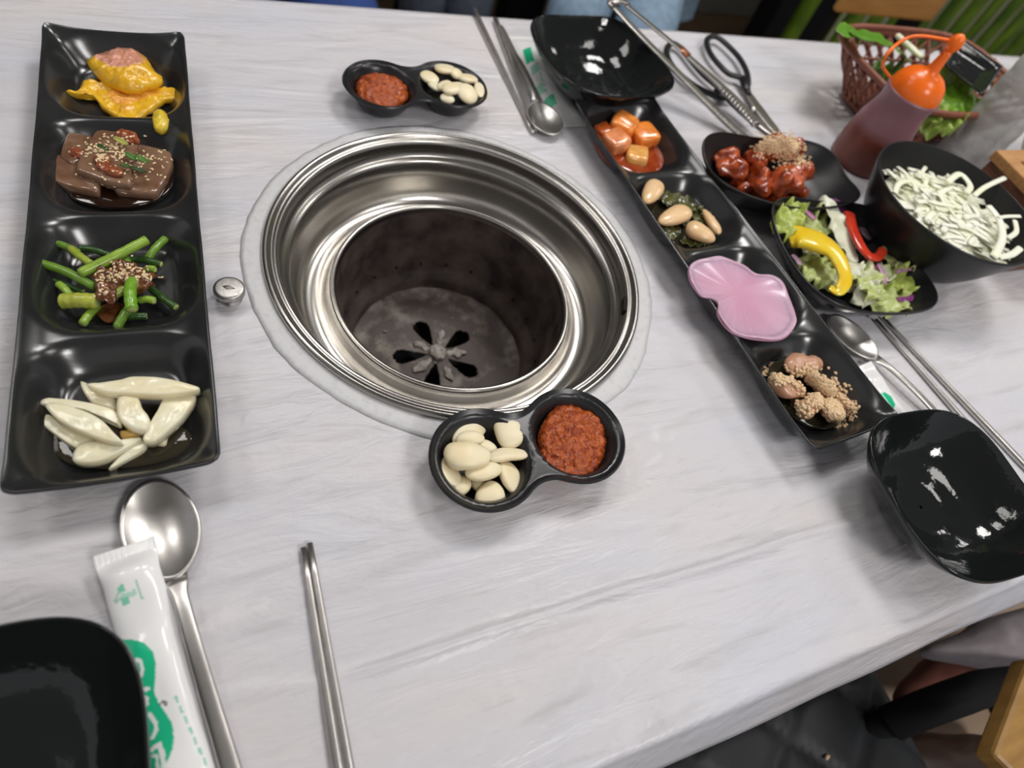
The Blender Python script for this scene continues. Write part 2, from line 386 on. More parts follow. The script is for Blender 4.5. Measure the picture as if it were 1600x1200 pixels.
def tabletop_mat():
    m = mat('whitewashed_wood_top', (0.66, 0.65, 0.65), 0.5, c2=(0.50, 0.50, 0.52), scale=9, stretch=(1, 9, 1), detail=7, ramp=(0.42, 0.75))
    return m
M['top'] = tabletop_mat()
def film_mat():
    """thin milky plastic cover with the printed white-wood grain of the table showing through it"""
    m = bpy.data.materials.new('milky_plastic_sheet'); m.use_nodes = True; nt = m.node_tree; N = nt.nodes; L = nt.links; b = N['Principled BSDF']
    g = N.new('ShaderNodeNewGeometry')
    def nse(scale, st, det, rot=0.0, dis=0.0):
        mp = N.new('ShaderNodeMapping'); mp.inputs['Scale'].default_value = st; mp.inputs['Rotation'].default_value = (0, 0, rot); L.new(g.outputs['Position'], mp.inputs['Vector'])
        n = N.new('ShaderNodeTexNoise'); n.inputs['Scale'].default_value = scale; n.inputs['Detail'].default_value = det; n.inputs['Distortion'].default_value = dis
        L.new(mp.outputs[0], n.inputs['Vector']); return n
    def mr(x, a, bb, c, d):
        r = N.new('ShaderNodeMapRange'); r.inputs[1].default_value = a; r.inputs[2].default_value = bb; r.inputs[3].default_value = c; r.inputs[4].default_value = d; L.new(x, r.inputs[0]); return r.outputs[0]
    def mix(f, A, B):
        x = N.new('ShaderNodeMix'); x.data_type = 'RGBA'; L.new(f, x.inputs[0])
        for s, v in ((6, A), (7, B)):
            if isinstance(v, tuple): x.inputs[s].default_value = (*v, 1)
            else: L.new(v, x.inputs[s])
        return x.outputs[2]
    big = nse(5, (1, 2.2, 1), 3)
    base = mix(mr(big.outputs[0], 0.35, 0.7, 0, 1), (0.655, 0.628, 0.640), (0.61, 0.615, 0.675))
    gr = nse(11, (1, 7, 1), 5, 0.05, 0.4)
    base = mix(mr(gr.outputs[0], 0.55, 0.75, 0, 0.6), base, (0.46, 0.45, 0.46))
    gf = nse(60, (1, 14, 1), 4, -0.08, 0.2)
    base = mix(mr(gf.outputs[0], 0.62, 0.74, 0, 0.35), base, (0.42, 0.41, 0.42))
    L.new(base, b.inputs['Base Color'])
    b.inputs['Roughness'].default_value = 0.34; b.inputs['Specular IOR Level'].default_value = 0.4
    # crinkles: long pull wrinkles, plus fine crumple
    wr = nse(7, (1, 4.5, 1), 4, 0.12, 1.2); fine = nse(75, (1, 1.8, 1), 4, 0.5, 0.8)
    a = N.new('ShaderNodeMath'); a.operation = 'MULTIPLY_ADD'; L.new(fine.outputs[0], a.inputs[0]); a.inputs[1].default_value = 0.12; L.new(wr.outputs[0], a.inputs[2])
    bp = N.new('ShaderNodeBump'); bp.inputs['Strength'].default_value = 0.6; bp.inputs['Distance'].default_value = 0.008
    L.new(a.outputs[0], bp.inputs['Height']); L.new(bp.outputs[0], b.inputs['Normal'])
    return m
M['film'] = film_mat()
def frost_mat():
    m = mat('frosted_film_edge', (0.63, 0.63, 0.64), 0.45, c2=(0.52, 0.53, 0.54), scale=160, detail=5, ramp=(0.5, 0.8), bump=0.4, bscale=120)
    return m
M['frost'] = frost_mat()

# ================================================================== SETTING
def struct(o, **k):
    o['kind'] = 'structure'; return o
FZ = -0.74
struct(boxo('floor', (-3.0, 6.0, -2.5, 2.45, FZ-0.05, FZ), M['floor'], bevel=0))
wall = struct(boxo('wall_back', (-3.0, 6.0, 2.45, 2.55, FZ, 2.0), M['graywall'], bevel=0))
struct(boxo('trim_1', (-3.0, 6.0, 2.28, 2.45, FZ, FZ+0.16), M['graywall'], bevel=0.004))
struct(boxo('ceiling', (-3.0, 6.0, -2.5, 2.55, 2.0, 2.05), M['ceiling'], bevel=0))
panelm = mat('lamp_diffuser', (0.9, 0.9, 0.9), 0.5, emit=((1, 0.96, 0.9), 4.0))
for i, (lx, ly, lp) in enumerate(LAMPS):
    e = empty('ceiling_lamp', (lx, ly, 1.72), 'square flush ceiling lamp '+['beyond the far right end of the table', 'above the far side of the grill', 'above the left tray side of the room', 'above the right black bowl', 'above the bamboo screen end', 'behind the near table edge'][i], 'lamp', 'square ceiling lamps')
    boxo('housing', (lx-0.28, lx+0.28, ly-0.28, ly+0.28, 1.74, 2.0), M['blackmetal'], e)
    boxo('diffuser', (lx-0.26, lx+0.26, ly-0.26, ly+0.26, 1.72, 1.74), panelm, e)
# bamboo screen
scr = empty('bamboo_screen', (2.3, 1.5, FZ), 'screen of upright green bamboo poles in a black frame behind the table', 'screen')
boxo('frame', (1.55, 1.62, 1.47, 1.55, FZ, 1.2), M['blackmetal'], scr)
boxo('frame', (3.55, 3.62, 1.47, 1.55, FZ, 1.2), M['blackmetal'], scr)
boxo('backing', (1.62, 3.55, 1.535, 1.55, FZ, 1.2), M['blackmetal'], scr)
rnd = random.Random(5)
k = 0; x = 1.645
while x < 3.5:
    wv = 0.074+rnd.uniform(-.008, .012)
    P = []; rr = []
    z = FZ+0.01; ph = rnd.uniform(0, .25)
    ns = 46
    for q in range(ns+1):
        zz = z+(1.2-z)*q/ns; dn = min(abs(((zz+ph) % 0.27)), 0.27-((zz+ph) % 0.27))
        P.append((x+wv/2, 1.505, zz)); rr.append(wv/2*(1.0+0.07*math.exp(-(dn/0.012)**2)))
    sweep('bamboo_pole', P, rr, M['bamboo'], scr, seg=14, up=Vector((0, 1, 0)))
    x += wv+0.004
    if k % 1 == 0:
        boxo('light_strip', (x, x+0.014, 1.488, 1.50, FZ+0.01, 1.2), M['cord'], scr, bevel=0)
        x += 0.018
    k += 1

# ------------------------------------------------------------------ chairs
def far_chair(name, x0, x1, y, zb, label, seatz=-0.30, woodmat=None):
    t = empty(name, ((x0+x1)/2, y+0.2, FZ), label, 'chair')
    wm = woodmat or M['tanwood']
    for xx in (x0-0.01, x1+0.01):
        boxo('post', (xx-0.017, xx+0.017, y-0.015, y+0.02, FZ, zb+0.16), M['blackmetal'], t)
        boxo('leg', (xx-0.017, xx+0.017, y-0.40, y-0.365, FZ, seatz), M['blackmetal'], t)
        boxo('side_rail', (xx-0.012, xx+0.012, y-0.37, y, seatz-0.03, seatz), M['blackmetal'], t)
    boxo('backrest', (x0-0.03, x1+0.03, y-0.03, y-0.015, zb, zb+0.15), wm, t, bevel=0.006)
    boxo('seat', (x0-0.01, x1+0.01, y-0.38, y-0.02, seatz, seatz+0.025), wm, t, bevel=0.006)
    return t
far_chair('dining_chair', 1.20, 1.43, 1.0, -0.062, 'black metal chair with orange tan wooden backrest before the bamboo screen')
st = empty('round_stool', (1.258, 1.34, FZ), 'ochre round wooden stool beyond the far table edge', 'stool')
revolve('seat', [(0, 0), (0.085, 0), (0.095, 0.008), (0.095, 0.02), (0.088, 0.03), (0, 0.032)], (1.285, 1.25, -0.355), M['seatwood'], st, seg=40)
for a in range(4):
    an = a*PI/2+0.5
    sweep('leg', [(1.285+0.06*math.cos(an), 1.25+0.06*math.sin(an), -0.355), (1.285+0.11*math.cos(an), 1.25+0.11*math.sin(an), FZ)], 0.012, M['blackmetal'], st, seg=10)
boxpost = struct(boxo('trim_2', (0.765, 0.870, 1.58, 1.66, FZ, 2.0), M['blackmetal'], bevel=0.003))


# ------------------------------------------------------------------ people (seen only in slivers past the table edges)
def skin_obj(name, joints, edges, mt, parent, lvl=2, root=0):
    L = parent['_loc']
    me = bpy.data.meshes.new(name)
    me.from_pydata([(j[0][0]-L[0], j[0][1]-L[1], j[0][2]-L[2]) for j in joints], edges, [])
    o = bpy.data.objects.new(name, me); C.objects.link(o); o.parent = parent
    m = o.modifiers.new('skin', 'SKIN'); m.use_smooth_shade = True
    for i, j in enumerate(joints):
        r = j[1] if isinstance(j[1], tuple) else (j[1], j[1])
        me.skin_vertices[0].data[i].radius = r
        me.skin_vertices[0].data[i].use_root = (i == root)
    s = o.modifiers.new('sub', 'SUBSURF'); s.levels = lvl; s.render_levels = lvl
    me.materials.append(mt)
    return o
def person(loc, ang, top, pants, label, spread=0.09, torso_back=0.0, sleeves=True):
    """seated figure facing direction ang (radians, 0 = +y); loc = pelvis point on the seat"""
    x0, y0, z0 = loc
    t = empty('person', (x0, y0, FZ), label, 'person')
    ca, sa = math.cos(ang), math.sin(ang)
    def W(x, y, z): return (x0+x*ca-y*sa, y0+x*sa+y*ca, z0+z)
    h = -z0+FZ  # floor relative to pelvis
    J = [(W(0, 0, 0.06), (0.15, 0.10)), (W(0, -0.02, 0.22), (0.125, 0.09)), (W(0, -0.03, 0.40), (0.15, 0.10)), (W(0, -0.02, 0.50), (0.07, 0.06)),
         (W(0, 0.0, 0.57), (0.052, 0.055)), (W(0, 0.01, 0.66), (0.072, 0.088)), (W(0, 0.01, 0.76), (0.072, 0.09))]
    E = [(0, 1), (1, 2), (2, 3), (3, 4), (4, 5), (5, 6)]
    for s in (-1, 1):
        b = len(J)
        J += [(W(s*spread, 0.04, 0.06), 0.085), (W(s*(spread+.01), 0.42, 0.07), 0.062), (W(s*(spread+.01), 0.43, -0.10), 0.052), (W(s*(spread+.01), 0.41, h+0.08), 0.036), (W(s*(spread+.02), 0.55, h+0.035), (0.04, 0.03))]
        E += [(0, b), (b, b+1), (b+1, b+2), (b+2, b+3), (b+3, b+4)]
        b = len(J)
        J += [(W(s*0.17, -0.02, 0.46), 0.052), (W(s*0.22, 0.02, 0.22), 0.042), (W(s*0.14, 0.12, 0.19), 0.03), (W(s*0.12, 0.17, 0.19), (0.038, 0.018))]
        E += [(2, b), (b, b+1), (b+1, b+2), (b+2, b+3)]
        hb = b+3
        for f in range(4):
            c = len(J); off = (f-1.5)*0.019
            J += [(W(s*0.12+off, 0.215, 0.185), 0.009), (W(s*0.12+off, 0.25-abs(f-1.2)*0.006, 0.175), 0.008)]
            E += [(hb, c), (c, c+1)]
        c = len(J); J += [(W(s*0.12-s*0.04, 0.19, 0.185), 0.010)]; E += [(hb, c)]
    skin_obj('body', J, E, M['skin'], t, 1)
    # clothing, a little wider than the body
    JT = [(W(0, 0, 0.07), (0.165, 0.115)), (W(0, -0.02, 0.22), (0.142, 0.105)), (W(0, -0.03, 0.40), (0.165, 0.115)), (W(0, -0.02, 0.50), (0.085, 0.075))]
    ET = [(0, 1), (1, 2), (2, 3)]
    for s in (-1, 1):
        b = len(JT); JT += [(W(s*0.17, -0.02, 0.46), 0.066), (W(s*0.22, 0.02, 0.24), 0.058)]; ET += [(2, b), (b, b+1)]
    skin_obj('shirt', JT, ET, top, t, 2)
    JP = [(W(0, 0, 0.05), (0.165, 0.115))]; EP = []
    for s in (-1, 1):
        b = len(JP); JP += [(W(s*spread, 0.05, 0.06), 0.098), (W(s*(spread+.01), 0.42, 0.07), 0.078), (W(s*(spread+.01), 0.44, -0.10), 0.068), (W(s*(spread+.01), 0.42, h+0.12), 0.055)]
        EP += [(0, b), (b, b+1), (b+1, b+2), (b+2, b+3)]
    skin_obj('trousers', JP, EP, pants, t, 2)
    # hair and face
    hc = Vector(W(0, -0.012, 0.745))
    V, F = lump_vf(hc+Vector((0, 0, -0.09)), hc+Vector((0, 0, 0.125)), 0.19, 0.21, 'ell', seg=20, nr=14, rough=0.05, freq=20)
    V = [v-Vector(W(0, 1, 0))*0+Vector((0, 0, 0)) for v in V]
    mesh('hair', V, F, M['hair'], t)
    for s in (-1, 1):
        p = Vector(W(s*0.032, 0.098, 0.70)); V, F = lump_vf(p+Vector((-0.012, 0, 0)), p+Vector((0.012, 0, 0)), 0.012, 0.012, 'ell', seg=10, nr=8); mesh('eye', V, F, M['hair'], t)
        p = Vector(W(s*0.086, 0.0, 0.69)); V, F = lump_vf(p+Vector((0, 0, -0.03)), p+Vector((0, 0, 0.03)), 0.03, 0.03, 'ell', seg=10, nr=8); mesh('ear', V, F, M['skin'], t)
    p = Vector(W(0, 0.10, 0.67)); V, F = lump_vf(p+Vector((0, 0, 0.03)), p+Vector((0, 0, -0.02)), 0.024, 0.036, 'egg', seg=10, nr=8); mesh('nose', V, F, M['skin'], t)
    p = Vector(W(0, 0.096, 0.635)); V, F = lump_vf(p+Vector((-0.024, 0, 0)), p+Vector((0.024, 0, 0)), 0.01, 0.012, 'ell', seg=10, nr=8); mesh('mouth', V, F, mat('lips', (0.4, 0.14, 0.11), 0.4), t)
    # stool under the figure
    stl = empty('wooden_stool', (x0, y0, FZ), None, 'stool')
    revolve('seat', [(0, 0), (0.15, 0), (0.16, 0.01), (0.15, 0.025), (0, 0.027)], (x0, y0, z0-0.100), M['seatwood'], stl, seg=32)
    for a in range(4):
        an = a*PI/2+0.7
        sweep('leg', [(x0+0.1*math.cos(an), y0+0.1*math.sin(an), z0-0.100), (x0+0.15*math.cos(an), y0+0.15*math.sin(an), FZ)], 0.014, M['blackmetal'], stl, seg=8)
    return t, stl
def cloth(name, c, c2=None, sc_=60): return mat(name, c, 0.8, c2=c2 or tuple(v*0.75 for v in c), scale=sc_, bump=0.3, bscale=25, bdist=0.01)
PB = cloth('royal_blue_cotton', (0.02, 0.055, 0.22)); PG = cloth('grey_blue_denim', (0.10, 0.12, 0.16)); PL = cloth('light_blue_denim', (0.22, 0.32, 0.43))
PK = cloth('black_cotton', (0.012, 0.012, 0.014)); PW = cloth('mauve_grey_cotton', (0.33, 0.29, 0.30), (0.28, 0.25, 0.27))
p1, s1 = person((0.15, 1.46, -0.33), PI, PB, PB, 'person in royal blue clothes seated beyond the far table edge', 0.085)
tag(s1, 'round wooden stool under the person in royal blue', None)
p2, s2 = person((0.72, 2.00, -0.33), PI-0.30, PK, PG, 'person in grey blue jeans seated beyond the far chopsticks', 0.045)
tag(s2, 'round wooden stool under the person in grey blue jeans', None)
p3, s3 = person((1.10, 1.60, -0.33), PI-0.594, PK, PL, 'person in light blue jeans seated behind the far black bowl', 0.07)
tag(s3, 'round wooden stool under the person in light blue jeans', None)

# ------------------------------------------------------------------ table
TX0, TX1, TY0, TY1 = -0.95, 1.95, -0.039, 0.7465
tb = empty('dining_table', (0.5, 0.354, FZ), 'long dining table with a round grill opening under a milky plastic cover', 'table')
def holed_slab(z0, z1):
    V = []; F = []; n = 96; R = 0.158
    def sq(a):
        c, s = math.cos(a), math.sin(a); k = 0.30/max(abs(c), abs(s)); return (GC.x+c*k, GC.y+s*k)
    for z in (z1, z0):
        for i in range(n):
            a = 2*PI*i/n+PI/4; V.append((GC.x+R*math.cos(a), GC.y+R*math.sin(a), z)); V.append((*sq(a), z))
    for i in range(n):
        j = (i+1) % n
        F.append((2*i, 2*i+1, 2*j+1, 2*j)); b = 2*n
        F.append((b+2*i, b+2*j, b+2*j+1, b+2*i+1)); F.append((2*i, 2*j, b+2*j, b+2*i))
    x0, x1, y0, y1 = GC.x-0.30, GC.x+0.30, GC.y-0.30, GC.y+0.30
    for bb in ((TX0, x0, TY0, TY1), (x1, TX1, TY0, TY1), (x0, x1, TY0, y0), (x0, x1, y1, TY1)):
        v, f = box(*bb, z0, z1); b = len(V); V += v; F += [tuple(i+b for i in q) for q in f]
    return V, F
V, F = holed_slab(-0.034, -0.0012)
mesh('tabletop', V, F, M['top'], tb, smooth=False)
for lx in (TX0+0.25, 1.70):
    for ly in (TY0+0.10, TY1-0.10):
        boxo('leg', (lx-0.03, lx+0.03, ly-0.03, ly+0.03, FZ, -0.034), M['blackmetal'], tb)
# plastic sheet
def cover():
    xs = np.arange(TX0-0.004, TX1+0.004, 0.010); ys = list(np.arange(TY0+0.004, TY1-0.002, 0.003))
    # folds: (A, B, amplitude, halfwidth) in metres, each between two measured points
    def L(a, b, A, w): 
        p, q = at(*a), at(*b); return (p.x, p.y, q.x, q.y, A, w)
    R = [L((505, 1068), (1400, 793), 0.0055, 0.0032), L((0, 1128), (505, 1068), 0.0022, 0.0030), L((560, 925), (860, 850), 0.0010, 0.003), L((0, 1050), (420, 975), 0.0016, 0.003), L((0, 1112), (520, 905), 0.0014, 0.003), L((0, 1000), (480, 870), 0.0009, 0.003), L((520, 1000), (1000, 855), 0.0007, 0.0025),
         L((0, 1180), (520, 1085), 0.0012, 0.003), L((560, 1120), (830, 1045), 0.0008, 0.002), L((1020, 1120), (1250, 1030), 0.0006, 0.003), L((610, 690), (330, 860), 0.0005, 0.004),
         L((300, 90), (600, 115), 0.0008, 0.004), L((330, 190), (520, 180), 0.0008, 0.004), L((300, 130), (420, 165), 0.0008, 0.003), L((330, 240), (450, 215), 0.0006, 0.003),
         L((560, 30), (760, 110), 0.0006, 0.004), L((980, 330), (1060, 620), 0.0005, 0.004), L((1050, 500), (1180, 640), 0.0007, 0.003), L((1000, 900), (1500, 740), 0.0007, 0.003),
         L((1020, 380), (1120, 540), 0.0008, 0.003), L((1450, 560), (1600, 610), 0.0006, 0.004), L((0, 880), (200, 830), 0.0008, 0.003), L((350, 620), (520, 720), 0.0006, 0.004)]
    # sheet profile across: flared hang on the near side, flat top, straight hang on the far side
    prof = []
    for q in range(9): prof.append(('n', q))
    prof += [('t', y) for y in ys]
    for q in range(1, 8): prof.append(('f', q))
    V = []
    for x in xs:
        wv = 0.5+0.5*noise.noise(Vector((x*5, 0, 1))); w2 = noise.noise(Vector((x*9, 3, 1)))
        for kind, q in prof:
            if kind == 't': y, z = q, 0.0
            elif kind == 'n':
                s = 1-q/9; 
                y = TY0+0.003-s*(0.024+0.003*w2); z = -0.002-0.040*s**1.25*(1+0.10*w2)
                if q == 7: z = -0.0012
                if q == 8: y, z = TY0+0.002, 0.0004
            else:
                s = q/7; y = TY1+0.0008+0.012*s*(0.3+wv); z = -0.005-0.15*s if q > 1 else -0.001
            if kind == 't':
                dz = 0
                for (ax, ay, bx, by, A, wd) in R:
                    dx, dy = bx-ax, by-ay; ll = dx*dx+dy*dy; t = ((x-ax)*dx+(y-ay)*dy)/ll
                    if -0.05 < t < 1.05:
                        l = math.sqrt(ll); e = ((x-ax)*dy-(y-ay)*dx)/l+0.004*noise.noise(Vector((t*6, A*1e4, 0)))
                        if abs(e) < 5*wd: dz += A*math.exp(-(e/wd)**2)*smoothstep(-0.05, 0.1, t)*(1-smoothstep(0.8, 1.05, t))
                z += dz+0.0003*noise.noise(Vector((x*8, y*30, 0)))
            V.append((x, y, z))
    nu, nv = len(xs), len(prof); F = []
    for f in grid_faces(nu, nv):
        cx = sum(V[i][0] for i in f)/4-GC.x; cy = sum(V[i][1] for i in f)/4-GC.y
        if cx*cx+cy*cy > 0.1605**2: F.append(f)
    return V, F
V, F = cover()
tc = mesh('table_cover', V, F, M['film'], solid=0.0004)
tag(tc, 'milky white plastic sheet covering the dining table, creased', 'tablecloth')
# frosted ring where the sheet is cut and tucked around the grill
V = []; n = 160; rr = [0.162, 0.166, 0.169, 0.173, 0.177, 0.181]
for i in range(n):
    a = 2*PI*i/n; wob = 0.004*noise.noise(Vector((math.cos(a)*2, math.sin(a)*2, 0)))+0.0015*noise.noise(Vector((math.cos(a)*14, math.sin(a)*14, 0)))
    for k_, r in enumerate(rr):
        r2 = r+(wob if k_ > 1 else 0); V.append((GC.x+r2*math.cos(a), GC.y+r2*math.sin(a), 0.0009+0.0004*noise.noise(Vector((math.cos(a)*40, math.sin(a)*40, k_*2)))-(0.0005 if k_ == 5 else 0)))
mesh('cut_edge', V, grid_faces(n, len(rr), True), M['frost'], tc, solid=0.0002)['label'] = 'frosted crinkled edge of the sheet around the grill'

# ------------------------------------------------------------------ grill
gr = empty('table_grill', (GC.x, GC.y, -0.17), 'round stainless steel charcoal grill sunk into the table', 'grill')
g0 = (GC.x, GC.y, 0)
revolve('outer_rim', [(0.1600, -0.001), (0.1655, 0.0012), (0.1662, 0.0032), (0.1652, 0.0054), (0.1634, 0.0064), (0.1614, 0.0058), (0.1602, 0.0036), (0.1592, 0.0022),
                      (0.1576, 0.0023), (0.1561, 0.0031), (0.1546, 0.0024), (0.1536, -0.0010), (0.1530, -0.0080)], g0, M['steel'], gr, seg=160)
revolve('trough', [(0.1530, -0.0080), (0.1522, -0.0122), (0.1505, -0.0138), (0.1472, -0.0144), (0.1456, -0.0172), (0.1445, -0.0340), (0.1424, -0.0475), (0.1385, -0.0556), (0.1330, -0.0594), (0.1260, -0.0602),
                   (0.1205, -0.0588), (0.1168, -0.0540), (0.1150, -0.0480), (0.1140, -0.0450)], g0, M['steel'], gr, seg=160)
revolve('inner_ring', [(0.1140, -0.0455), (0.1136, -0.0425), (0.1120, -0.0405), (0.1100, -0.0402), (0.1085, -0.0415), (0.1078, -0.0440), (0.1076, -0.0480)], g0, M['steel'], gr, seg=160)
fb = revolve('fire_bucket', [(0.1078, -0.0470), (0.1065, -0.0700), (0.1040, -0.1000), (0.1015, -0.1200), (0.1000, -0.1280), (0.0935, -0.1330), (0.0925, -0.1400), (0.0905, -0.1480)], g0, M['soot'], gr, seg=120)
fb['label'] = 'soot-blackened inner wall'
# small round vent holes round the bucket wall
for i in range(22):
    a = 2*PI*i/22+0.1; r = 0.1013; p = Vector((GC.x+r*math.cos(a), GC.y+r*math.sin(a), -0.117)); d = Vector((math.cos(a), math.sin(a), 0))
    sweep('vent_hole', [p-d*0.0015, p+d*0.004], 0.0014, M['dark'], gr, seg=8, up=Vector((0, 0, 1)))
# bottom plate with five drop-shaped openings
def plate():
    NR, NA = 46, 200; V = []; F = []; R = 0.092
    a0 = math.atan2(0.02, 0.0)
    def dropin(x, y):
        r = math.hypot(x, y); a = math.atan2(y, x)
        for k_ in range(5):
            ak = 2*PI*k_/5+1.78
            u = x*math.cos(ak)+y*math.sin(ak); v = -x*math.sin(ak)+y*math.cos(ak)
            if 0.0120 < u < 0.0475:
                s = (u-0.0120)/0.0355; w = 0.0118*(s**0.75)*math.sqrt(max(0, 1-max(0, (s-0.62)/0.38)**2))
                if abs(v) < w: return True
        return False
    for i in range(NR+1):
        r = R*(i/NR)
        for j in range(NA):
            a = 2*PI*j/NA; x, y = r*math.cos(a), r*math.sin(a)
            z = -0.150+0.0055*math.exp(-(r/0.012)**2)+0.004*smoothstep(0.078, 0.092, r)+0.0012*noise.noise(Vector((x*60, y*60, 0)))
            V.append((GC.x+x, GC.y+y, z))
    for i in range(NR):
        for j in range(NA):
            f = (i*NA+j, (i+1)*NA+j, (i+1)*NA+(j+1) % NA, i*NA+(j+1) % NA)
            cx = sum(V[q][0] for q in f)/4-GC.x; cy = sum(V[q][1] for q in f)/4-GC.y
            if not dropin(cx, cy): F.append(f)
    return V, F
V, F = plate(); bp_ = mesh('burner_plate', V, F, M['ash'], gr, solid=0.002); bp_['label'] = 'ash-dusted bottom plate with five drop-shaped openings'
V, F = lump_vf((GC.x-0.009, GC.y, -0.1445), (GC.x+0.009, GC.y, -0.1445), 0.018, 0.007, 'ell', rough=0.25, freq=180)
mesh('hub', V, F, M['ash_hub'], bp_)
for k_ in range(5):
    a_ = 2*PI*k_/5+1.78+PI/5; rr_ = 0.019+0.004*(k_ % 3)
    p_ = Vector((GC.x+rr_*math.cos(a_), GC.y+rr_*math.sin(a_), -0.1480)); L_ = 0.010+0.003*(k_ % 2)
    V, F = lump_vf(p_-Vector((L_*math.cos(a_), L_*math.sin(a_), 0)), p_+Vector((L_*math.cos(a_), L_*math.sin(a_), 0)), 0.008+0.002*(k_ % 2), 0.0028, 'ell', rough=.5, freq=160, seed=k_)
    mesh('ash_crust', V, F, M['ash_hub'], bp_)
revolve('ash_pan', [(0.092, -0.150), (0.092, -0.172), (0, -0.172)], g0, M['dark'], gr, seg=60)
revolve('outer_shell', [(0.1565, -0.002), (0.154, -0.065), (0.120, -0.12), (0.110, -0.178), (0, -0.178)], g0, M['soot'], gr, seg=60)
# rectangular slot in the rim wall
sp = at(970, 480, -0.004); an = math.atan2(sp.y-GC.y, sp.x-GC.x)
pc = Vector((GC.x+0.1533*math.cos(an), GC.y+0.1533*math.sin(an), -0.001)); tg = Vector((-math.sin(an), math.cos(an), 0))
obox('slot', pc-tg*0.0085, pc+tg*0.0085, 0.0035, 0.007, M['dark'], gr, bevel=0)
# bits of ash lying on the plate
rnd = random.Random(3); V = []; F = []
for i in range(150):
    a = rnd.uniform(0, 2*PI); r = abs(rnd.gauss(0, 0.028)); 
    if r > 0.085 or 0.012 < r < 0.049: continue
    p = Vector((GC.x+r*math.cos(a), GC.y+r*math.sin(a), -0.1485)); s = rnd.uniform(0.0006, 0.0024)
    v, f = lump_vf(p-Vector((s, 0, 0)), p+Vector((s, 0, 0)), s*1.6, s, 'ell', seg=6, nr=4, rough=.3, freq=500, seed=i); b = len(V); V += v; F += [tuple(q+b for q in x_) for x_ in f]
o = mesh('ash_bits', V, F, M['ash_hub'], gr); o['kind'] = 'stuff'
# knob
kn = empty('grill_knob', (-0.0075, 0.333, 0), 'small round steel knob on the table left of the grill', 'knob')
revolve('stem', [(0.0085, 0.0), (0.0085, 0.002), (0.0065, 0.003), (0.0065, 0.007)], (-0.0075, 0.333, 0), M['steel_cut'], kn, seg=32)
revolve('cap', [(0.0065, 0.0065), (0.0100, 0.0068), (0.0110, 0.0080), (0.0110, 0.0118), (0.0103, 0.0128), (0.0085, 0.0131), (0, 0.0131)], (-0.0075, 0.333, 0), mat('worn_steel', (0.55, 0.53, 0.51), 0.42, metal=1, c2=(0.4, 0.38, 0.36), scale=300), kn, seg=48)
sweep('engraved_mark', [(-0.0115, 0.3345, 0.0131), (-0.0085, 0.333, 0.0133), (-0.0035, 0.3312, 0.0131)], [0.0004, 0.0021, 0.0004], mat('engraving', (0.22, 0.21, 0.2), 0.5, metal=0.8), kn, flat=0.08)

# ================================================================== DISHES
def tray(name, cx, cy, ang, L, W, ht, label, mt):
    """four-compartment rectangular melamine tray, corners raised, hollow shell"""
    nu, nv = 41, 161; V = []; ca, sa = math.cos(ang), math.sin(ang)
    def hz(u, v):
        cell = min(3, int((v+1)/2*4)); q = ((v+1)/2*4-cell)*2-1     # -1..1 in the cell
        inner_edge = (q > 0 and cell < 3) or (q < 0 and cell > 0)
        s = (abs(u*1.0)**3.6+abs(q)**3.6)**(1/3.6)
        g = smoothstep(0.60, 1.0, s)
        outer = max(abs(u)**5, (abs(q)**4 if not inner_edge else 0))
        top = ht*(0.68+0.32*min(1, outer))
        top += 0.0035*min(1, abs(u)**3)*(abs(v)**14)-0.0015*(1-abs(u)**2)*(abs(v)**20)
        return 0.0035+(top-0.0035)*g
    for i in range(nu):
        u = 2*i/(nu-1)-1; u2 = math.copysign(abs(u)**0.85, u)
        for j in range(nv):
            v = 2*j/(nv-1)-1
            x, y = u2*W/2, v*L/2
            # rounded corners
            kx, ky = abs(x)-(W/2-0.007), abs(y)-(L/2-0.007)
            if kx > 0 and ky > 0:
                d = max(kx, ky); h = math.hypot(kx, ky)
                x = math.copysign(W/2-0.007+kx*d/h, x); y = math.copysign(L/2-0.007+ky*d/h, y)
            x *= 1-0.012*math.sin(PI*(v+1)/2*1)
            V.append((cx+x*ca-y*sa, cy+x*sa+y*ca, hz(u2, v)))
    F = [tuple(reversed(f)) for f in grid_faces(nu, nv)]
    o = mesh(name, V, F, mt, loc=(cx, cy, 0.0015)); o.modifiers.clear()
    m = o.modifiers.new('solid', 'SOLIDIFY'); m.thickness = 0.0022; m.offset = 1
    m2 = o.modifiers.new('bevel', 'BEVEL'); m2.width = 0.0008; m2.segments = 2; m2.limit_method = 'ANGLE'
    return tag(o, label, 'tray')
M['tray'] = mat('black_tray_melamine', (0.016, 0.017, 0.018), 0.17, spec=0.9, c2=(0.020, 0.021, 0.022), scale=40, rvar=0.10)
TR = {'L': (-0.0735, 0.4055, -0.032), 'R': (0.4336, 0.3236, 0.0793)}
def clip_cell(out, key, s0=0.70):
    cx, cy, an_ = TR[key]; ca, sa = math.cos(an_), math.sin(an_); Lh, Wh = 0.4395/2, 0.1073/2
    c = (sum(p[0] for p in out)/len(out), sum(p[1] for p in out)/len(out))
    loc = lambda p: ((p[0]-cx)*ca+(p[1]-cy)*sa, -(p[0]-cx)*sa+(p[1]-cy)*ca)
    cell = min(3, max(0, int((loc(c)[1]/Lh+1)/2*4))); yc = (cell+0.5)/4*2*Lh-Lh; res = []
    for p in out:
        x, y = loc(p); q = (y-yc)/(Lh/4); u = math.copysign(abs(x/Wh)**(1/0.85), x); s_ = (abs(u)**3.6+abs(q)**3.6)**(1/3.6)
        if s_ > s0: x *= (s0/s_)**0.85; q *= s0/s_
        y = yc+q*Lh/4; res.append((cx+x*ca-y*sa, cy+x*sa+y*ca))
    return res
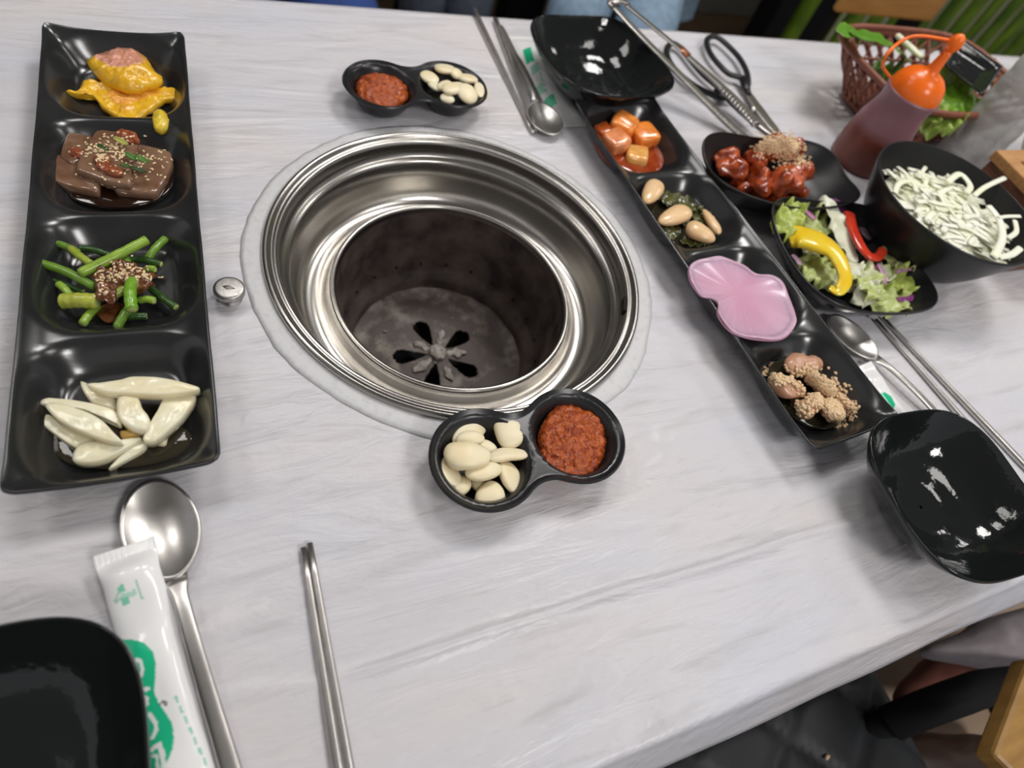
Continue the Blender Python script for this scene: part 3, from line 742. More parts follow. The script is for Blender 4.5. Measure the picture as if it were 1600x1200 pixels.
def pool(name, px, h, thick, m, key, s0=0.70, **k):
    return patch(name, clip_cell([tuple(at(p[0], p[1], h)[:2]) for p in px], key, s0), h-thick, thick, m, world=True, n=3, **k)
t1 = tray('divided_tray', -0.0735, 0.4055, -0.032, 0.4395, 0.1073, 0.030, 'black four-part tray left of the grill holding egg-battered meat and garlic stems', M['tray'])
t2 = tray('divided_tray', 0.4336, 0.3236, 0.0793, 0.4395, 0.1073, 0.030, 'black four-part tray right of the grill holding the pink radish slice', M['tray'])

def bowl(name, cx, cy, hx, hy, ang, h, label, mt, pw=4.0, rise=0.0, base=0.44, group=None, thick=0.003, cat='bowl', foot=0.0, corner=0.0, deep=1.0, floorz=0.006, seg=112):
    """square-rounded (or round, pw=2) bowl built as a shell from inside centre over the lip to the foot"""
    ca, sa = math.cos(ang), math.sin(ang); V = []
    prof = [(0.02, floorz), (0.2, floorz), (base*0.6, floorz), (base*0.86, floorz+0.0008), (base, floorz+0.004)]
    for q in range(1, 11):
        s = q/10; prof.append((base+(1-base)*(s**0.72)*0.985, floorz+0.004+(h-floorz-0.004)*(s**1.45)))
    n_in = len(prof)
    prof += [(0.995, h+0.0006), (1.008, h+0.0002), (1.012, h-0.0018)]
    for q in range(9, -1, -1):
        s = q/10; prof.append((base*0.92+(1.012-base*0.92)*(s**0.72), 0.0045+(h-0.0065)*(s**1.45)))
    prof += [(base*0.80, 0.002), (base*0.78, 0.0), (base*0.70, 0.0), (base*0.68, 0.002), (0.02, 0.002)]
    for i in range(seg):
        a = 2*PI*i/seg; c, s_ = math.cos(a), math.sin(a)
        for (r, z) in prof:
            p = 2+(pw-2)*smoothstep(0.2, 1.0, r)
            k = (abs(c)**p+abs(s_)**p)**(-1/p)
            x, y = c*k*hx*r, s_*k*hy*r
            zz = z
            if corner: zz += corner*(-math.cos(4*a)*0.5+0.5)*smoothstep(0.7, 1.0, r)*(1 if z > h*0.4 else 0.6)
            zz += rise*x/hx*smoothstep(0.6, 1, r)
            V.append((cx+x*ca-y*sa, cy+x*sa+y*ca, zz))
    o = mesh(name, V, grid_faces(seg, len(prof), True), mt, loc=(cx, cy, 0))
    return tag(o, label, cat, group)
bowl('square_bowl', -0.1415, 0.0415, 0.0715, 0.0715, 0.0, 0.045, 'empty glossy black square bowl beside the near wet wipe and big spoon', M['gloss_black'], pw=3.1, corner=0.001)
bowl('square_bowl', 0.4955, 0.0375, 0.0705, 0.0700, -0.06, 0.045, 'empty glossy black square bowl on the near edge below the right tray', M['gloss_black'], pw=2.9, corner=0.001)
bowl('square_bowl', 0.4215, 0.603, 0.0770, 0.0770, 0.10, 0.045, 'empty glossy black square bowl on the far side under the tongs', M['gloss_black'], pw=3.3, corner=0.002)
bowl('square_dish', 0.570, 0.412, 0.0950, 0.0570, -0.12, 0.036, 'black square dish of chili-glazed chicken', M['satin_black'], pw=3.2, corner=0.006, base=0.5, cat='dish', floorz=0.005)
bowl('square_dish', 0.586, 0.289, 0.0840, 0.0780, -0.16, 0.034, 'black square dish of mixed salad with yellow pepper', M['black'], pw=3.6, corner=0.004, base=0.55, cat='dish', floorz=0.005)
bowl('round_bowl', 0.720, 0.312, 0.0935, 0.0935, 0, 0.080, 'deep round black bowl of shredded onion', M['satin_black'], pw=2.0, base=0.5)

def twin_dish(cx, cy, ang, label):
    R, D = 0.0378, 0.0358; ca, sa = math.cos(ang), math.sin(ang); nu, nv = 121, 61; V = []; T = D+R
    Rf = 0.0255; yf = math.sqrt((R+Rf)**2-D*D); ut = D*Rf/(R+Rf)
    def hw(u):
        d = abs(u)
        if d < ut: return yf-math.sqrt(Rf*Rf-d*d)
        return math.sqrt(max(1e-9, R*R-(d-D)**2))
    for i in range(nu):
        u = -T*math.cos(PI*i/(nu-1)) if True else 0; w_ = hw(u) if 0 < i < nu-1 else 0.0004
        for j in range(nv):
            v = -math.cos(PI*j/(nv-1)); x, y = u, v*w_
            d = min(math.hypot(x-D, y), math.hypot(x+D, y)); rc = R-0.0045
            if d < rc:
                s = d/rc; z = 0.004+0.0195*(smoothstep(0.58, 1.03, s))
            else: z = 0.0235
            e = min(1, max(0, (d-rc)/0.0045)) if abs(u) > D else (abs(v)**10)
            edge = (1-min(1, (R-d)/0.003)) if abs(u) > ut else 1-min(1, (hw(u)-abs(y))/0.003)
            z += 0.0022*max(0, min(1, edge))
            V.append((cx+x*ca-y*sa, cy+x*sa+y*ca, z))
    F = [tuple(reversed(f)) for f in grid_faces(nu, nv)]
    o = mesh('twin_sauce_dish', V, F, M['black'], loc=(cx, cy, 0.0015))
    m = o.modifiers.new('solid', 'SOLIDIFY'); m.thickness = 0.0025; m.offset = 1
    m2 = o.modifiers.new('bevel', 'BEVEL'); m2.width = 0.0008; m2.segments = 2; m2.limit_method = 'ANGLE'
    return tag(o, label, 'dish')
dn = twin_dish(0.1720, 0.1560, 0.055, 'black twin-cup dish at the near rim of the grill')
df = twin_dish(0.1960, 0.5680, 0.045, 'black twin-cup dish beyond the far rim of the grill')

# ================================================================== FOOD
def gl(label, cat, group=None):
    return lambda o: tag(o, label, cat, group)
# garlic in the near dish: (A, B, width px, height, thickness, profile, roll, label)
NG = [((742, 766), (756, 752), 30, .0100, .0060, 'bean', 0.2, 'garlic piece half hidden at the bottom of the near garlic pile'),
      ((709, 696), (760, 656), 34, .0150, .0065, 'bean', -0.4, 'large garlic slice at the top left of the near garlic pile'),
      ((806, 699), (779, 650), 46, .0190, .0110, 'clove', 0.1, 'whole garlic clove standing at the top right of the near garlic pile'),
      ((712, 690), (757, 684), 24, .0180, .0060, 'bean', 0.0, 'thin garlic slice just above the biggest clove in the near dish'),
      ((704, 768), (733, 748), 32, .0130, .0065, 'bean', 0.3, 'small garlic slice at the lower left of the near garlic pile'),
      ((690, 716), (716, 760), 36, .0150, .0060, 'bean', 0.4, 'garlic slice leaning on the left wall of the near cup'),
      ((770, 796), (766, 751), 46, .0140, .0080, 'clove', 0.1, 'broad garlic slice at the bottom of the near garlic pile'),
      ((811, 773), (785, 719), 36, .0150, .0065, 'bean', -0.4, 'long garlic slice on the right of the near garlic pile'),
      ((757, 706), (766, 690), 30, .0160, .0050, 'bean', 0.0, 'garlic bit tucked behind the biggest clove in the near dish'),
      ((762, 716), (826, 710), 24, .0200, .0055, 'bean', 0.3, 'pointed garlic wedge lying toward the sauce cup in the near dish'),
      ((727, 741), (785, 732), 30, .0200, .0075, 'bean', 0.1, 'garlic slice just below the biggest clove in the near dish'),
      ((693, 708), (767, 713), 43, .0240, .0110, 'bean', 0.0, 'biggest whole garlic clove on top of the near pile')]
for i, (a, b, wp, h, th, pf, ro, lb) in enumerate(NG):
    o = plump('garlic_clove' if 'clove' in lb.split(' at ')[0] else 'garlic_slice', a, b, h, wp*1.12, th, M['garlic'], prof=pf, roll=ro, seed=i, rough=.10, freq=80, p=2.7, bend=0.05*((i % 3)-1))
    tag(o, lb, 'garlic', 'garlic in the near twin dish')
FG = [((672, 120), (660, 112), 22, 0.019, .006, 'garlic slice at the far left of the far garlic pile'), ((660, 112), (682, 130), 22, 0.022, .006, 'garlic slice against the left wall of the far garlic cup'),
      ((680, 108), (712, 108), 26, 0.024, .007, 'large garlic slice at the back of the far garlic pile'), ((706, 118), (720, 112), 16, 0.025, .006, 'small garlic bit at the middle back of the far pile'),
      ((686, 140), (704, 128), 15, 0.023, .006, 'small garlic bit at the middle of the far garlic pile'), ((716, 122), (746, 124), 24, 0.023, .007, 'garlic slice at the right back of the far garlic pile'),
      ((688, 150), (710, 158), 14, 0.023, .005, 'thin garlic slice at the near left of the far pile'), ((692, 142), (728, 134), 20, 0.028, .007, 'long garlic slice across the top of the far pile'),
      ((750, 130), (754, 155), 20, 0.022, .006, 'garlic slice against the right wall of the far garlic cup'), ((716, 148), (744, 144), 30, 0.027, .008, 'whitest garlic slice at the front of the far pile'),
      ((670, 128), (690, 142), 14, 0.021, .005, 'narrow garlic sliver at the left front of the far pile')]
for i, (a, b, wp, h, th, lb) in enumerate(FG):
    o = plump('garlic_slice', a, b, h, wp*1.3, th, M['garlic'], prof='bean', roll=0.25*((i % 3)-1), seed=i+30, rough=.06, freq=70, p=2.3)
    tag(o, lb, 'garlic', 'garlic in the far twin dish')
# soybean-chili paste mounds
def ellpx(cx, cy, rx, ry, rot=0.0, n=14, wob=0.0, seed=0):
    out = []
    for i in range(n):
        a = 2*PI*i/n; k = 1+wob*nz(math.cos(a)*1.5, math.sin(a)*1.5, seed+0.5)
        x, y = rx*math.cos(a)*k, ry*math.sin(a)*k
        out.append((cx+x*math.cos(rot)-y*math.sin(rot), cy+x*math.sin(rot)+y*math.cos(rot)))
    return out
o = patch('chili_paste', ellpx(898, 689, 54, 61, 0.25, wob=.12), 0.0190, 0.0120, M['paste'], taper=0.72, dome=0.0040, rough=0.0022, freq=210, rings=40, n=10, seed=2, edge=0.35)
tag(o, 'mound of red soybean chili paste in the near twin dish', 'sauce', kind='stuff')
o = patch('chili_paste', ellpx(595, 137, 42, 29, 0.3, wob=.14, seed=4), 0.0190, 0.0120, M['paste'], taper=0.72, dome=0.0050, rough=0.0022, freq=210, rings=30, n=8, seed=5, edge=0.35)
tag(o, 'mound of red soybean chili paste in the far twin dish', 'sauce', kind='stuff')

# --- left tray, cell 1: two egg-battered meat pieces and a crumb
def eggcol(pink, yel, lo, hi, sd, cxs=0.0):
    def f(s, v):
        q = smoothstep(lo, hi, s+0.45*noise.noise(Vector((v[0]*70, v[1]*70, sd)))+cxs*0)
        return tuple(a*(1-q)+b*q for a, b in zip(pink, yel))
    return f
PINKM = (0.72, 0.34, 0.24); YEL = (0.90, 0.52, 0.02); YEL2 = (0.90, 0.44, 0.03)
o = patch('battered_meat', [(100, 141), (118, 140), (130, 125), (160, 126), (200, 135), (235, 137), (277, 136), (278, 150), (258, 155), (232, 172), (200, 186), (182, 180), (160, 165), (145, 148), (125, 146)],
          0.0115, 0.0065, M['egg'], cf=eggcol((0.88, 0.40, 0.06), YEL, 0.30, 0.7, 1), dome=-0.002, rough=0.0030, freq=110, rings=22, n=8, seed=3, wob=0.05, edge=0.4)
tag(o, 'flat orange-yellow piece of egg-battered meat in the top cell of the left tray', 'food')
o = patch('battered_meat', [(134, 88), (150, 80), (168, 74), (190, 70), (212, 73), (226, 84), (238, 102), (252, 116), (245, 124), (222, 130), (200, 133), (175, 126), (152, 112), (138, 98)],
          0.0200, 0.0120, M['egg'], cf=lambda s, v: (lambda q: tuple(a*(1-q)+b*q for a, b in zip(PINKM, YEL)))(smoothstep(0.72, 0.84, s+0.30*noise.noise(Vector((v[0]*60, v[1]*60, 4)))-(v[1]-at(195, 100, .02).y)*24)),
          dome=0.006, rough=0.0028, freq=100, rings=26, n=8, seed=8, wob=0.04, edge=0.5)
tag(o, 'folded egg-battered meat piece showing pink meat in the left tray', 'food')
o = patch('batter_crumb', [(238, 178), (246, 168), (256, 172), (264, 182), (262, 194), (252, 200), (240, 196)], 0.0225, 0.007, M['egg'], cf=lambda s, v: (0.82, 0.60, 0.05), dome=0.002, rough=0.0012, freq=200, rings=10, seed=6, wob=.05)
tag(o, 'small yellow batter crumb beside the flat battered meat piece', 'food')
# --- cell 2: acorn jelly
JL = [([(105, 203), (146, 212), (150, 222), (130, 245), (112, 258), (92, 242)], 0.0165, 0.010, (0, 0), 'acorn jelly slab at the upper left of the jelly pile'),
      ([(64, 262), (70, 250), (92, 238), (122, 250), (150, 272), (156, 280), (153, 299), (105, 290), (80, 279)], 0.0150, 0.010, (0, 0), 'acorn jelly slab at the lower left of the jelly pile'),
      ([(210, 222), (240, 228), (266, 235), (270, 252), (258, 280), (243, 302), (215, 300), (182, 296), (168, 282), (195, 255)], 0.0150, 0.010, (0, 0), 'acorn jelly slab at the right of the jelly pile'),
      ([(120, 252), (148, 204), (160, 201), (190, 205), (216, 212), (216, 228), (200, 252), (206, 274), (203, 287), (165, 282), (140, 272), (118, 264)], 0.0215, 0.009, (0, 0), 'biggest acorn jelly slab on top of the pile')]
jo = []
for i, (pl, h, th, tl, lb) in enumerate(JL):
    o = patch('jelly_slice', pl, h, th, M['jelly'], rough=0.0006, freq=120, rings=10, lin=True, seed=i, edge=0.16, tilt=tl); jo.append(o)
    tag(o, lb, 'food', 'acorn jelly slices in the left tray')
o = pool('soy_sauce_pool', ellpx(178, 274, 96, 48, 0.05, wob=.06), 0.0085, 0.003, M['soy'], 'L', rings=4); tag(o, 'dark soy sauce pool under the acorn jelly', 'sauce', kind='stuff')
for i, (c, rx, ry, lb) in enumerate([((122, 237), 13, 7, 'red pepper bit on the upper left acorn jelly'), ((158, 247), 14, 8, 'red seasoning lump in the middle of the acorn jelly'), ((200, 212), 18, 8, 'red seasoning smear at the back of the acorn jelly'), ((170, 262), 24, 8, 'red seasoning smear on the front of the acorn jelly')]):
    o = patch('seasoning_bit', ellpx(c[0], c[1], rx, ry, 0.3, wob=.3, seed=i), 0.0245 if i else 0.0185, 0.003, M['kimchi_bit'], dome=0.0015, rough=0.001, freq=200, rings=6); tag(o, lb, 'seasoning'); jo.append(o)
SL = [((188, 258), (204, 262), 9, 'scallion bit at the middle of the jelly pile'), ((196, 240), (214, 252), 11, 'green scallion piece on the jelly, longest one'), ((212, 244), (232, 256), 11, 'green scallion piece on the right jelly slab'), ((204, 262), (228, 270), 10, 'dark green scallion near the front of the jelly'),
      ((178, 216), (200, 228), 10, 'pale yellow-green scallion ring at the back of the jelly'), ((152, 228), (170, 236), 8, 'dark scallion bit among the sesame on the jelly')]
gcol = [(0.05, 0.12, 0.02), (0.07, 0.20, 0.03), (0.09, 0.24, 0.04), (0.03, 0.07, 0.015), (0.42, 0.42, 0.10), (0.05, 0.10, 0.03)]
for i, (a, b, wp, lb) in enumerate(SL):
    A, B = at(a[0], a[1], 0.0255), at(b[0], b[1], 0.0235)
    o = leaf('scallion_piece', A, B, wp*mpp(A), M['lettuce'], ruff=0.001, seed=i, thick=0.0008, cup=0.0015, nu=10, nv=7, cf=lambda q, v, c=gcol[i]: c); tag(o, lb, 'scallion', 'scallion bits on the acorn jelly'); jo.append(o)
def seed_vf(p, n, L, ang):
    n = Vector(n); t = Vector((math.cos(ang), math.sin(ang), 0)); t = (t-n*t.dot(n)).normalized(); s = n.cross(t)
    V = []; 
    for (x, r) in ((-.5, 0.05), (-.25, .26), (0.1, .33), (.35, .22), (.5, .04)):
        for k in range(6):
            a = k*PI/3; V.append(p+t*x*L+s*math.cos(a)*r*L+n*(math.sin(a)*r*L*0.55+L*.1))
    F = []
    for i in range(4):
        for k in range(6): F.append((i*6+k, i*6+(k+1) % 6, (i+1)*6+(k+1) % 6, (i+1)*6+k))
    F += [tuple(reversed(range(6))), tuple(24+k for k in range(6))]
    return V, F
def sprinkle(name, spots, n, objs, label, L=0.0026, seed=1, mt=None, fallback=0.008, zmax=0.07):
    """spots: (px, py, spread px, weight)"""
    bv = bvh_of(objs); r = random.Random(seed); V = []; F = []
    tot = sum(s[3] for s in spots)
    for i in range(n):
        q = r.uniform(0, tot)
        for s in spots:
            q -= s[3]
            if q <= 0: break
        px, py = r.gauss(s[0], s[2]), r.gauss(s[1], s[2]*(s[4] if len(s) > 4 else 0.7))
        # cast along the sight line so the seeds rest where they were measured
        a = at(px, py, 0.05); 
        b = at(px, py, 0.0); d = (b-a).normalized(); hit, nn, _, _ = bv.ray_cast(a, d)
        if hit is None: p = at(px, py, fallback); nn = Vector((0, 0, 1))
        else: p = hit
        if nn.z < 0: nn = -nn
        v, f = seed_vf(p, nn, L*r.uniform(.85, 1.15), r.uniform(0, 6.3)); b_ = len(V); V += v; F += [tuple(q_+b_ for q_ in x_) for x_ in f]
    o = mesh(name, V, F, mt or M['sesame']); return tag(o, label, 'garnish', kind='stuff')
sprinkle('sesame_seeds', [(150, 232, 14, 4), (165, 240, 14, 5), (182, 235, 16, 4), (198, 214, 12, 2.2), (225, 252, 16, 3), (240, 258, 12, 2), (178, 268, 22, 1.2), (215, 262, 18, 1.5), (190, 300, 18, 0.7, .2)], 230, jo+[t1], 'toasted sesame seeds over the acorn jelly', seed=4)
# --- cell 3: garlic stems
LG, MG, DG, YG = (0.30, 0.46, 0.06), (0.16, 0.30, 0.035), (0.035, 0.09, 0.02), (0.50, 0.52, 0.09)
ST = [((125, 388), (168, 398), 11, .010, DG, 'dark green garlic stem at the back of the stem pile'), ((78, 377), (122, 394), 12, .012, MG, 'garlic stem at the back left of the stem pile'),
      ((77, 435), (130, 456), 11, .010, DG, 'dark garlic stem behind the long left one'), ((204, 406), (252, 413), 12, .012, DG, 'dark garlic stem pointing right behind the sesame'),
      ((258, 373), (231, 404), 13, .012, MG, 'short garlic stem at the far right of the stem pile'), ((237, 452), (275, 480), 13, .010, DG, 'dark green garlic stem pointing to the lower right'),
      ((92, 444), (112, 466), 13, .013, LG, 'short pale stem stub above the thick light stem'), ((152, 479), (129, 506), 14, .009, LG, 'light garlic stem poking out at the bottom left'),
      ((190, 496), (229, 494), 13, .008, DG, 'garlic stem lying flat at the bottom of the pile'), ((219, 469), (241, 470), 13, .012, LG, 'short light stem end at the right of the pile'),
      ((183, 512), (205, 477), 15, .012, MG, 'garlic stem at the very bottom pointing down'), ((110, 388), (141, 412), 13, .017, (0.36, 0.44, 0.05), 'yellow-green garlic stem at the back left'),
      ((58, 409), (149, 449), 15, .017, MG, 'long thick garlic stem at the left'), ((98, 471), (152, 471), 27, .015, YG, 'thick yellow-green garlic stem end'),
      ((170, 415), (179, 446), 16, .017, MG, 'garlic stem under the sesame, standing end'), ((167, 471), (197, 452), 16, .018, (0.30, 0.36, 0.07), 'garlic stem coated with brown seasoning'),
      ((196, 404), (202, 424), 15, .018, MG, 'garlic stem stub at the back of the sesame heap'), ((125, 427), (229, 375), 17, .022, LG, 'brightest long garlic stem across the top of the pile'),
      ((206, 484), (206, 438), 20, .023, (0.20, 0.42, 0.03), 'upright bright green garlic stem in front'), ((228, 422), (242, 421), 12, .012, LG, 'short stem end behind the red seasoning')]
so = []
for i, (a, b, wp, h, c, lb) in enumerate(ST):
    A, B = at(a[0], a[1], h), at(b[0], b[1], h+(0.003 if i % 2 else 0)); wd = wp*mpp(A)*0.92; d = (B-A)
    mid = (A+B)/2+Vector((0, 0, 0.0012))+d.cross(Vector((0, 0, 1)))*0.03*((i % 3)-1)
    P = cat_rom([A, mid, B], 7)
    V, F = sweep_vf(P, [wd/2*(1+0.05*math.sin(q*2.1+i)) for q in range(len(P))], seg=16, flat=0.95)
    hue = c
    col = [tuple(x_*(1+0.25*noise.noise(v*130)) for x_ in hue) for v in V]
    o = mesh('garlic_scape', V, F, M['stem'], col=col); tag(o, lb, 'garlic stem', 'garlic stems in the left tray'); so.append(o)
    for E_, dd in ((A, -d.normalized()), (B, d.normalized())):
        v, f = sweep_vf([E_-dd*0.0004, E_+dd*0.0003], [wd/2*.9, wd/2*.75], seg=14); mesh('cut_end', v, f, M['cutstem'], o)
so.append(tag(patch('brown_seasoning', [(150, 425), (175, 408), (205, 410), (232, 425), (238, 445), (215, 452), (185, 455), (178, 470), (150, 465), (148, 445)], 0.0225, 0.004, M['jamsauce'], dome=0.003, rough=0.005, freq=150, rings=16, wob=.35, seed=3, edge=.4), 'brown chili seasoning spread on the garlic stems', 'sauce', kind='stuff'))
so.append(tag(patch('brown_seasoning', [(150, 480), (175, 472), (196, 478), (190, 498), (165, 502), (152, 492)], 0.0085, 0.003, M['jamsauce'], dome=0.001, rough=0.001, freq=150, rings=8, seed=5), 'brown seasoning pool below the garlic stems', 'sauce', kind='stuff'))
sprinkle('sesame_seeds', [(170, 432, 9, 4), (185, 422, 10, 4), (205, 422, 12, 4), (160, 455, 8, 2), (225, 430, 9, 2)], 110, so+[t1], 'toasted sesame seeds heaped on the garlic stems', seed=9)
# --- cell 4: pickled root slices
KR = [([(189, 672), (214, 673), (223, 680), (205, 686), (190, 684)], .010, .005, 1, 'amber root piece at the middle of the white slices'),
      ([(57, 653), (76, 647), (100, 665), (156, 685), (127, 694), (116, 698), (85, 678)], .012, .006, 0, 'white root slice at the far left of the bottom cell'),
      ([(125, 596), (134, 597), (156, 609), (174, 616), (183, 627), (183, 640), (167, 636), (145, 629), (131, 613)], .013, .007, 0, 'white root slice behind the long top slice'),
      ([(263, 674), (261, 683), (256, 695), (236, 690), (240, 678)], .010, .005, 0, 'small white root end below the right slice'),
      ([(221, 687), (229, 694), (221, 705), (194, 720), (169, 733), (185, 714)], .011, .006, 0, 'thin white root wedge at the bottom of the pile'),
      ([(122, 694), (152, 687), (189, 686), (218, 683), (214, 690), (167, 716), (134, 723), (112, 717)], .014, .008, 0, 'wide white root wedge at the bottom left'),
      ([(62, 629), (76, 621), (131, 627), (178, 640), (187, 654), (185, 663), (167, 651), (122, 638), (76, 633)], .016, .006, 0, 'long thin white root slice at the left back'),
      ([(70, 633), (85, 629), (122, 638), (156, 654), (178, 676), (189, 689), (167, 688), (122, 672), (89, 654)], .021, .007, 0, 'long pointed white root slice on top at the left'),
      ([(261, 616), (301, 613), (303, 625), (285, 651), (263, 672), (239, 690), (223, 687), (229, 669), (245, 640)], .018, .008, 0, 'broad white root slice at the right'),
      ([(185, 618), (212, 616), (221, 636), (232, 651), (229, 669), (214, 671), (196, 663), (183, 647)], .021, .010, 0, 'chunky white root piece in the middle with a rough cut face'),
      ([(134, 599), (156, 597), (185, 593), (209, 587), (257, 590), (308, 603), (301, 611), (254, 616), (218, 615), (170, 612), (149, 607)], .024, .008, 0, 'longest white root slice across the top')]
for i, (pl, h, th, mk, lb) in enumerate(KR):
    o = patch('pickled_root', pl, h, th, M['pear2'] if mk else M['pear'], dome=0.0007, rough=0.0007, freq=110, rings=10, n=4, seed=i+20, edge=0.16); tag(o, lb, 'pickle', 'pickled root slices in the left tray')
o = pool('pickle_brine', ellpx(180, 690, 125, 44, 0.0, wob=.08, seed=3), 0.0075, 0.003, M['brine'], 'L', rings=4); tag(o, 'clear pickle brine under the white root slices', 'sauce', kind='stuff')

# --- right tray
o = pool('kimchi_juice', ellpx(984, 236, 58, 30, 0.35, wob=.05), 0.0105, 0.005, M['redsauce'], 'R', 0.76, rings=4); tag(o, 'red kimchi juice in the top cell of the right tray', 'sauce', kind='stuff')
RK = [((962, 222), 40, .024, 0.016, (0.82, 0.33, 0.14), 0.3, 'palest radish kimchi cube at the left'), ((975, 196), 40, .026, 0.016, (0.90, 0.32, 0.06), 0.7, 'orange radish kimchi cube at the back'),
      ((1006, 212), 40, .024, 0.016, (0.90, 0.30, 0.05), 0.1, 'bright orange radish kimchi cube at the right'), ((994, 246), 36, .018, 0.014, (0.85, 0.48, 0.14), -0.5, 'yellowish radish kimchi cube at the front'),
      ((942, 208), 26, .016, 0.012, (0.62, 0.14, 0.03), 0.2, 'dark red radish kimchi cube at the far left')]
for i, (c, wp, h, th, cc, rt, lb) in enumerate(RK):
    A = at(c[0], c[1], h-0.008); hw_ = wp/2*mpp(A); d = Vector((math.cos(rt), math.sin(rt), 0.15))
    V, F = lump_vf(A-d*hw_, A+d*hw_, hw_*2, 0.017, 'blk', p=5.5, rough=0.10, freq=70, seed=i)
    o = mesh('radish_kimchi_cube', V, F, M['radish'], col=[tuple(x_*(1+0.35*noise.noise(v*90)) for x_ in cc) for v in V]); tag(o, lb, 'kimchi', 'radish kimchi cubes in the right tray')
o = pool('soy_liquid', ellpx(1065, 340, 58, 42, 0.5, wob=.05), 0.0075, 0.002, M['brine'], 'R', rings=4); tag(o, 'dark soy liquid under the pickled leaves', 'sauce', kind='stuff')
LV = [((1030, 300), (1090, 330), 34), ((1045, 325), (1075, 350), 30), ((1060, 310), (1105, 350), 26), ((1030, 372), (1062, 355), 26), ((1065, 380), (1110, 372), 26), ((1036, 318), (1052, 305), 22), ((1090, 322), (1116, 345), 16)]
LVN = ['across the back', 'between the middle cloves', 'behind the paired cloves', 'at the lower left', 'under the paired cloves', 'beside the lone left clove', 'at the right end']
for i, (a, b, wp) in enumerate(LV):
    A, B = at(*a, 0.0095+0.0006*i), at(*b, 0.011)
    o = leaf('pickled_leaf', A, B, wp*mpp(A), M['darkleaf'], ruff=0.0035, seed=i, thick=0.0006); tag(o, 'dark soy-pickled leaf '+LVN[i], 'pickle', 'soy-pickled leaves in the right tray')
for i, (a, b, wp, h, th, lb) in enumerate([((1029, 284), (1008, 317), 34, .018, .013, 'lone pickled garlic clove nearest the kimchi cell'), ((1077, 328), (1030, 348), 37, .018, .014, 'middle pickled garlic clove on the dark leaves'),
                                   ((1124, 366), (1099, 327), 20, .016, .009, 'thin pickled garlic slice behind the paired clove'), ((1073, 352), (1117, 376), 40, .021, .015, 'pickled garlic clove nearest the pink radish')]):
    o = plump('pickled_garlic', a, b, h, wp, th, M['pickgarlic'], prof='clove', seed=i+60, rough=.03, freq=50, p=2.2); tag(o, lb, 'garlic', 'pickled garlic cloves in the right tray')
PR = [(1078, 428), (1082, 410), (1114, 400), (1134, 402), (1160, 413), (1183, 426), (1209, 429), (1228, 446), (1241, 481), (1243, 507), (1225, 527), (1186, 528), (1147, 517), (1124, 491), (1124, 472), (1114, 463), (1098, 459), (1084, 443)]
pc_ = at(1165, 470, 0.016)
def pinkf(s, v):
    r = (Vector(v)-pc_).length/0.05; q = smoothstep(0.0, 0.9, r+0.15*noise.noise(Vector(v)*60)); a_ = math.atan2(v[1]-pc_.y, v[0]-pc_.x)
    st_ = 1+0.05*math.sin(a_*40)*smoothstep(.3, 1, r)
    return tuple((a*(1-q)+b*q)*st_ for a, b in zip((0.66, 0.25, 0.40), (0.66, 0.41, 0.53)))
o = patch('pink_radish_slice', [(x_-2, y_+3) for x_, y_ in PR], 0.0312, 0.0018, M['pink'], cf=lambda s, v: (0.62, 0.30, 0.44), dome=-0.013, rings=16, n=5, rough=0.0003, freq=60, seed=4, edge=.5); tag(o, 'lower pink radish slice peeking out at the edge', 'pickle')
o = patch('pink_radish_slice', PR, 0.0334, 0.0020, M['pink'], cf=pinkf, dome=-0.0130, rings=22, n=6, rough=0.0005, ruff=0.0022, freq=60, seed=2, edge=.5); tag(o, 'upper curled pink pickled radish slice', 'pickle')
o = pool('oily_broth', ellpx(1265, 615, 72, 42, 0.65, wob=.08), 0.0085, 0.003, M['brine'], 'R', rings=4); tag(o, 'oily broth in the bottom cell of the right tray', 'sauce', kind='stuff')
mo = []
for i, (a, b, wp, h, th, lb) in enumerate([((1228, 574), (1283, 566), 30, .019, .012, 'pink cooked meat piece at the back of the nut-topped dish'), ((1202, 596), (1254, 612), 34, .018, .013, 'pink cooked meat piece at the left of the nut-topped dish'),
                                           ((1253, 650), (1278, 618), 26, .021, .012, 'pink cooked meat piece pointing to the near edge'), ((1282, 630), (1316, 655), 40, .018, .013, 'brownish meat lump at the near right'),
                                           ((1300, 618), (1334, 640), 34, .016, .010, 'brownish meat lump at the far right end'), ((1262, 585), (1300, 620), 40, .019, .012, 'meat piece buried under crushed nuts')]):
    o = plump('meat_piece', a, b, h, wp*1.25, th*1.2, M['squid'], prof='bean', seed=i+80, rough=.22, freq=90, roll=.2*i); tag(o, lb, 'food', 'meat pieces under crushed nuts'); mo.append(o)
def crumbs(name, spots, n, objs, label, size, seed, mt, fallback):
    bv = bvh_of(objs); r = random.Random(seed); V = []; F = []; tot = sum(s[3] for s in spots)
    for i in range(n):
        q = r.uniform(0, tot)
        for s in spots:
            q -= s[3]
            if q <= 0: break
        px, py = r.gauss(s[0], s[2]), r.gauss(s[1], s[2]*0.75)
        a = at(px, py, 0.06); d = (at(px, py, 0.0)-a).normalized(); hit, nn, _, _ = bv.ray_cast(a, d)
        p = hit if hit is not None else at(px, py, fallback); sz = size*r.uniform(.5, 1.2); p = p+Vector((0, 0, sz*.3))
        t = r.uniform(0, 6.3); dv = Vector((math.cos(t), math.sin(t), r.uniform(-.3, .3)))*sz
        v, f = lump_vf(p-dv, p+dv, sz*1.8, sz*1.4, 'ell', seg=6, nr=4, rough=.35, freq=300, seed=i); b_ = len(V); V += v; F += [tuple(q_+b_ for q_ in x_) for x_ in f]
    return tag(mesh(name, V, F, mt), label, 'garnish', kind='stuff')
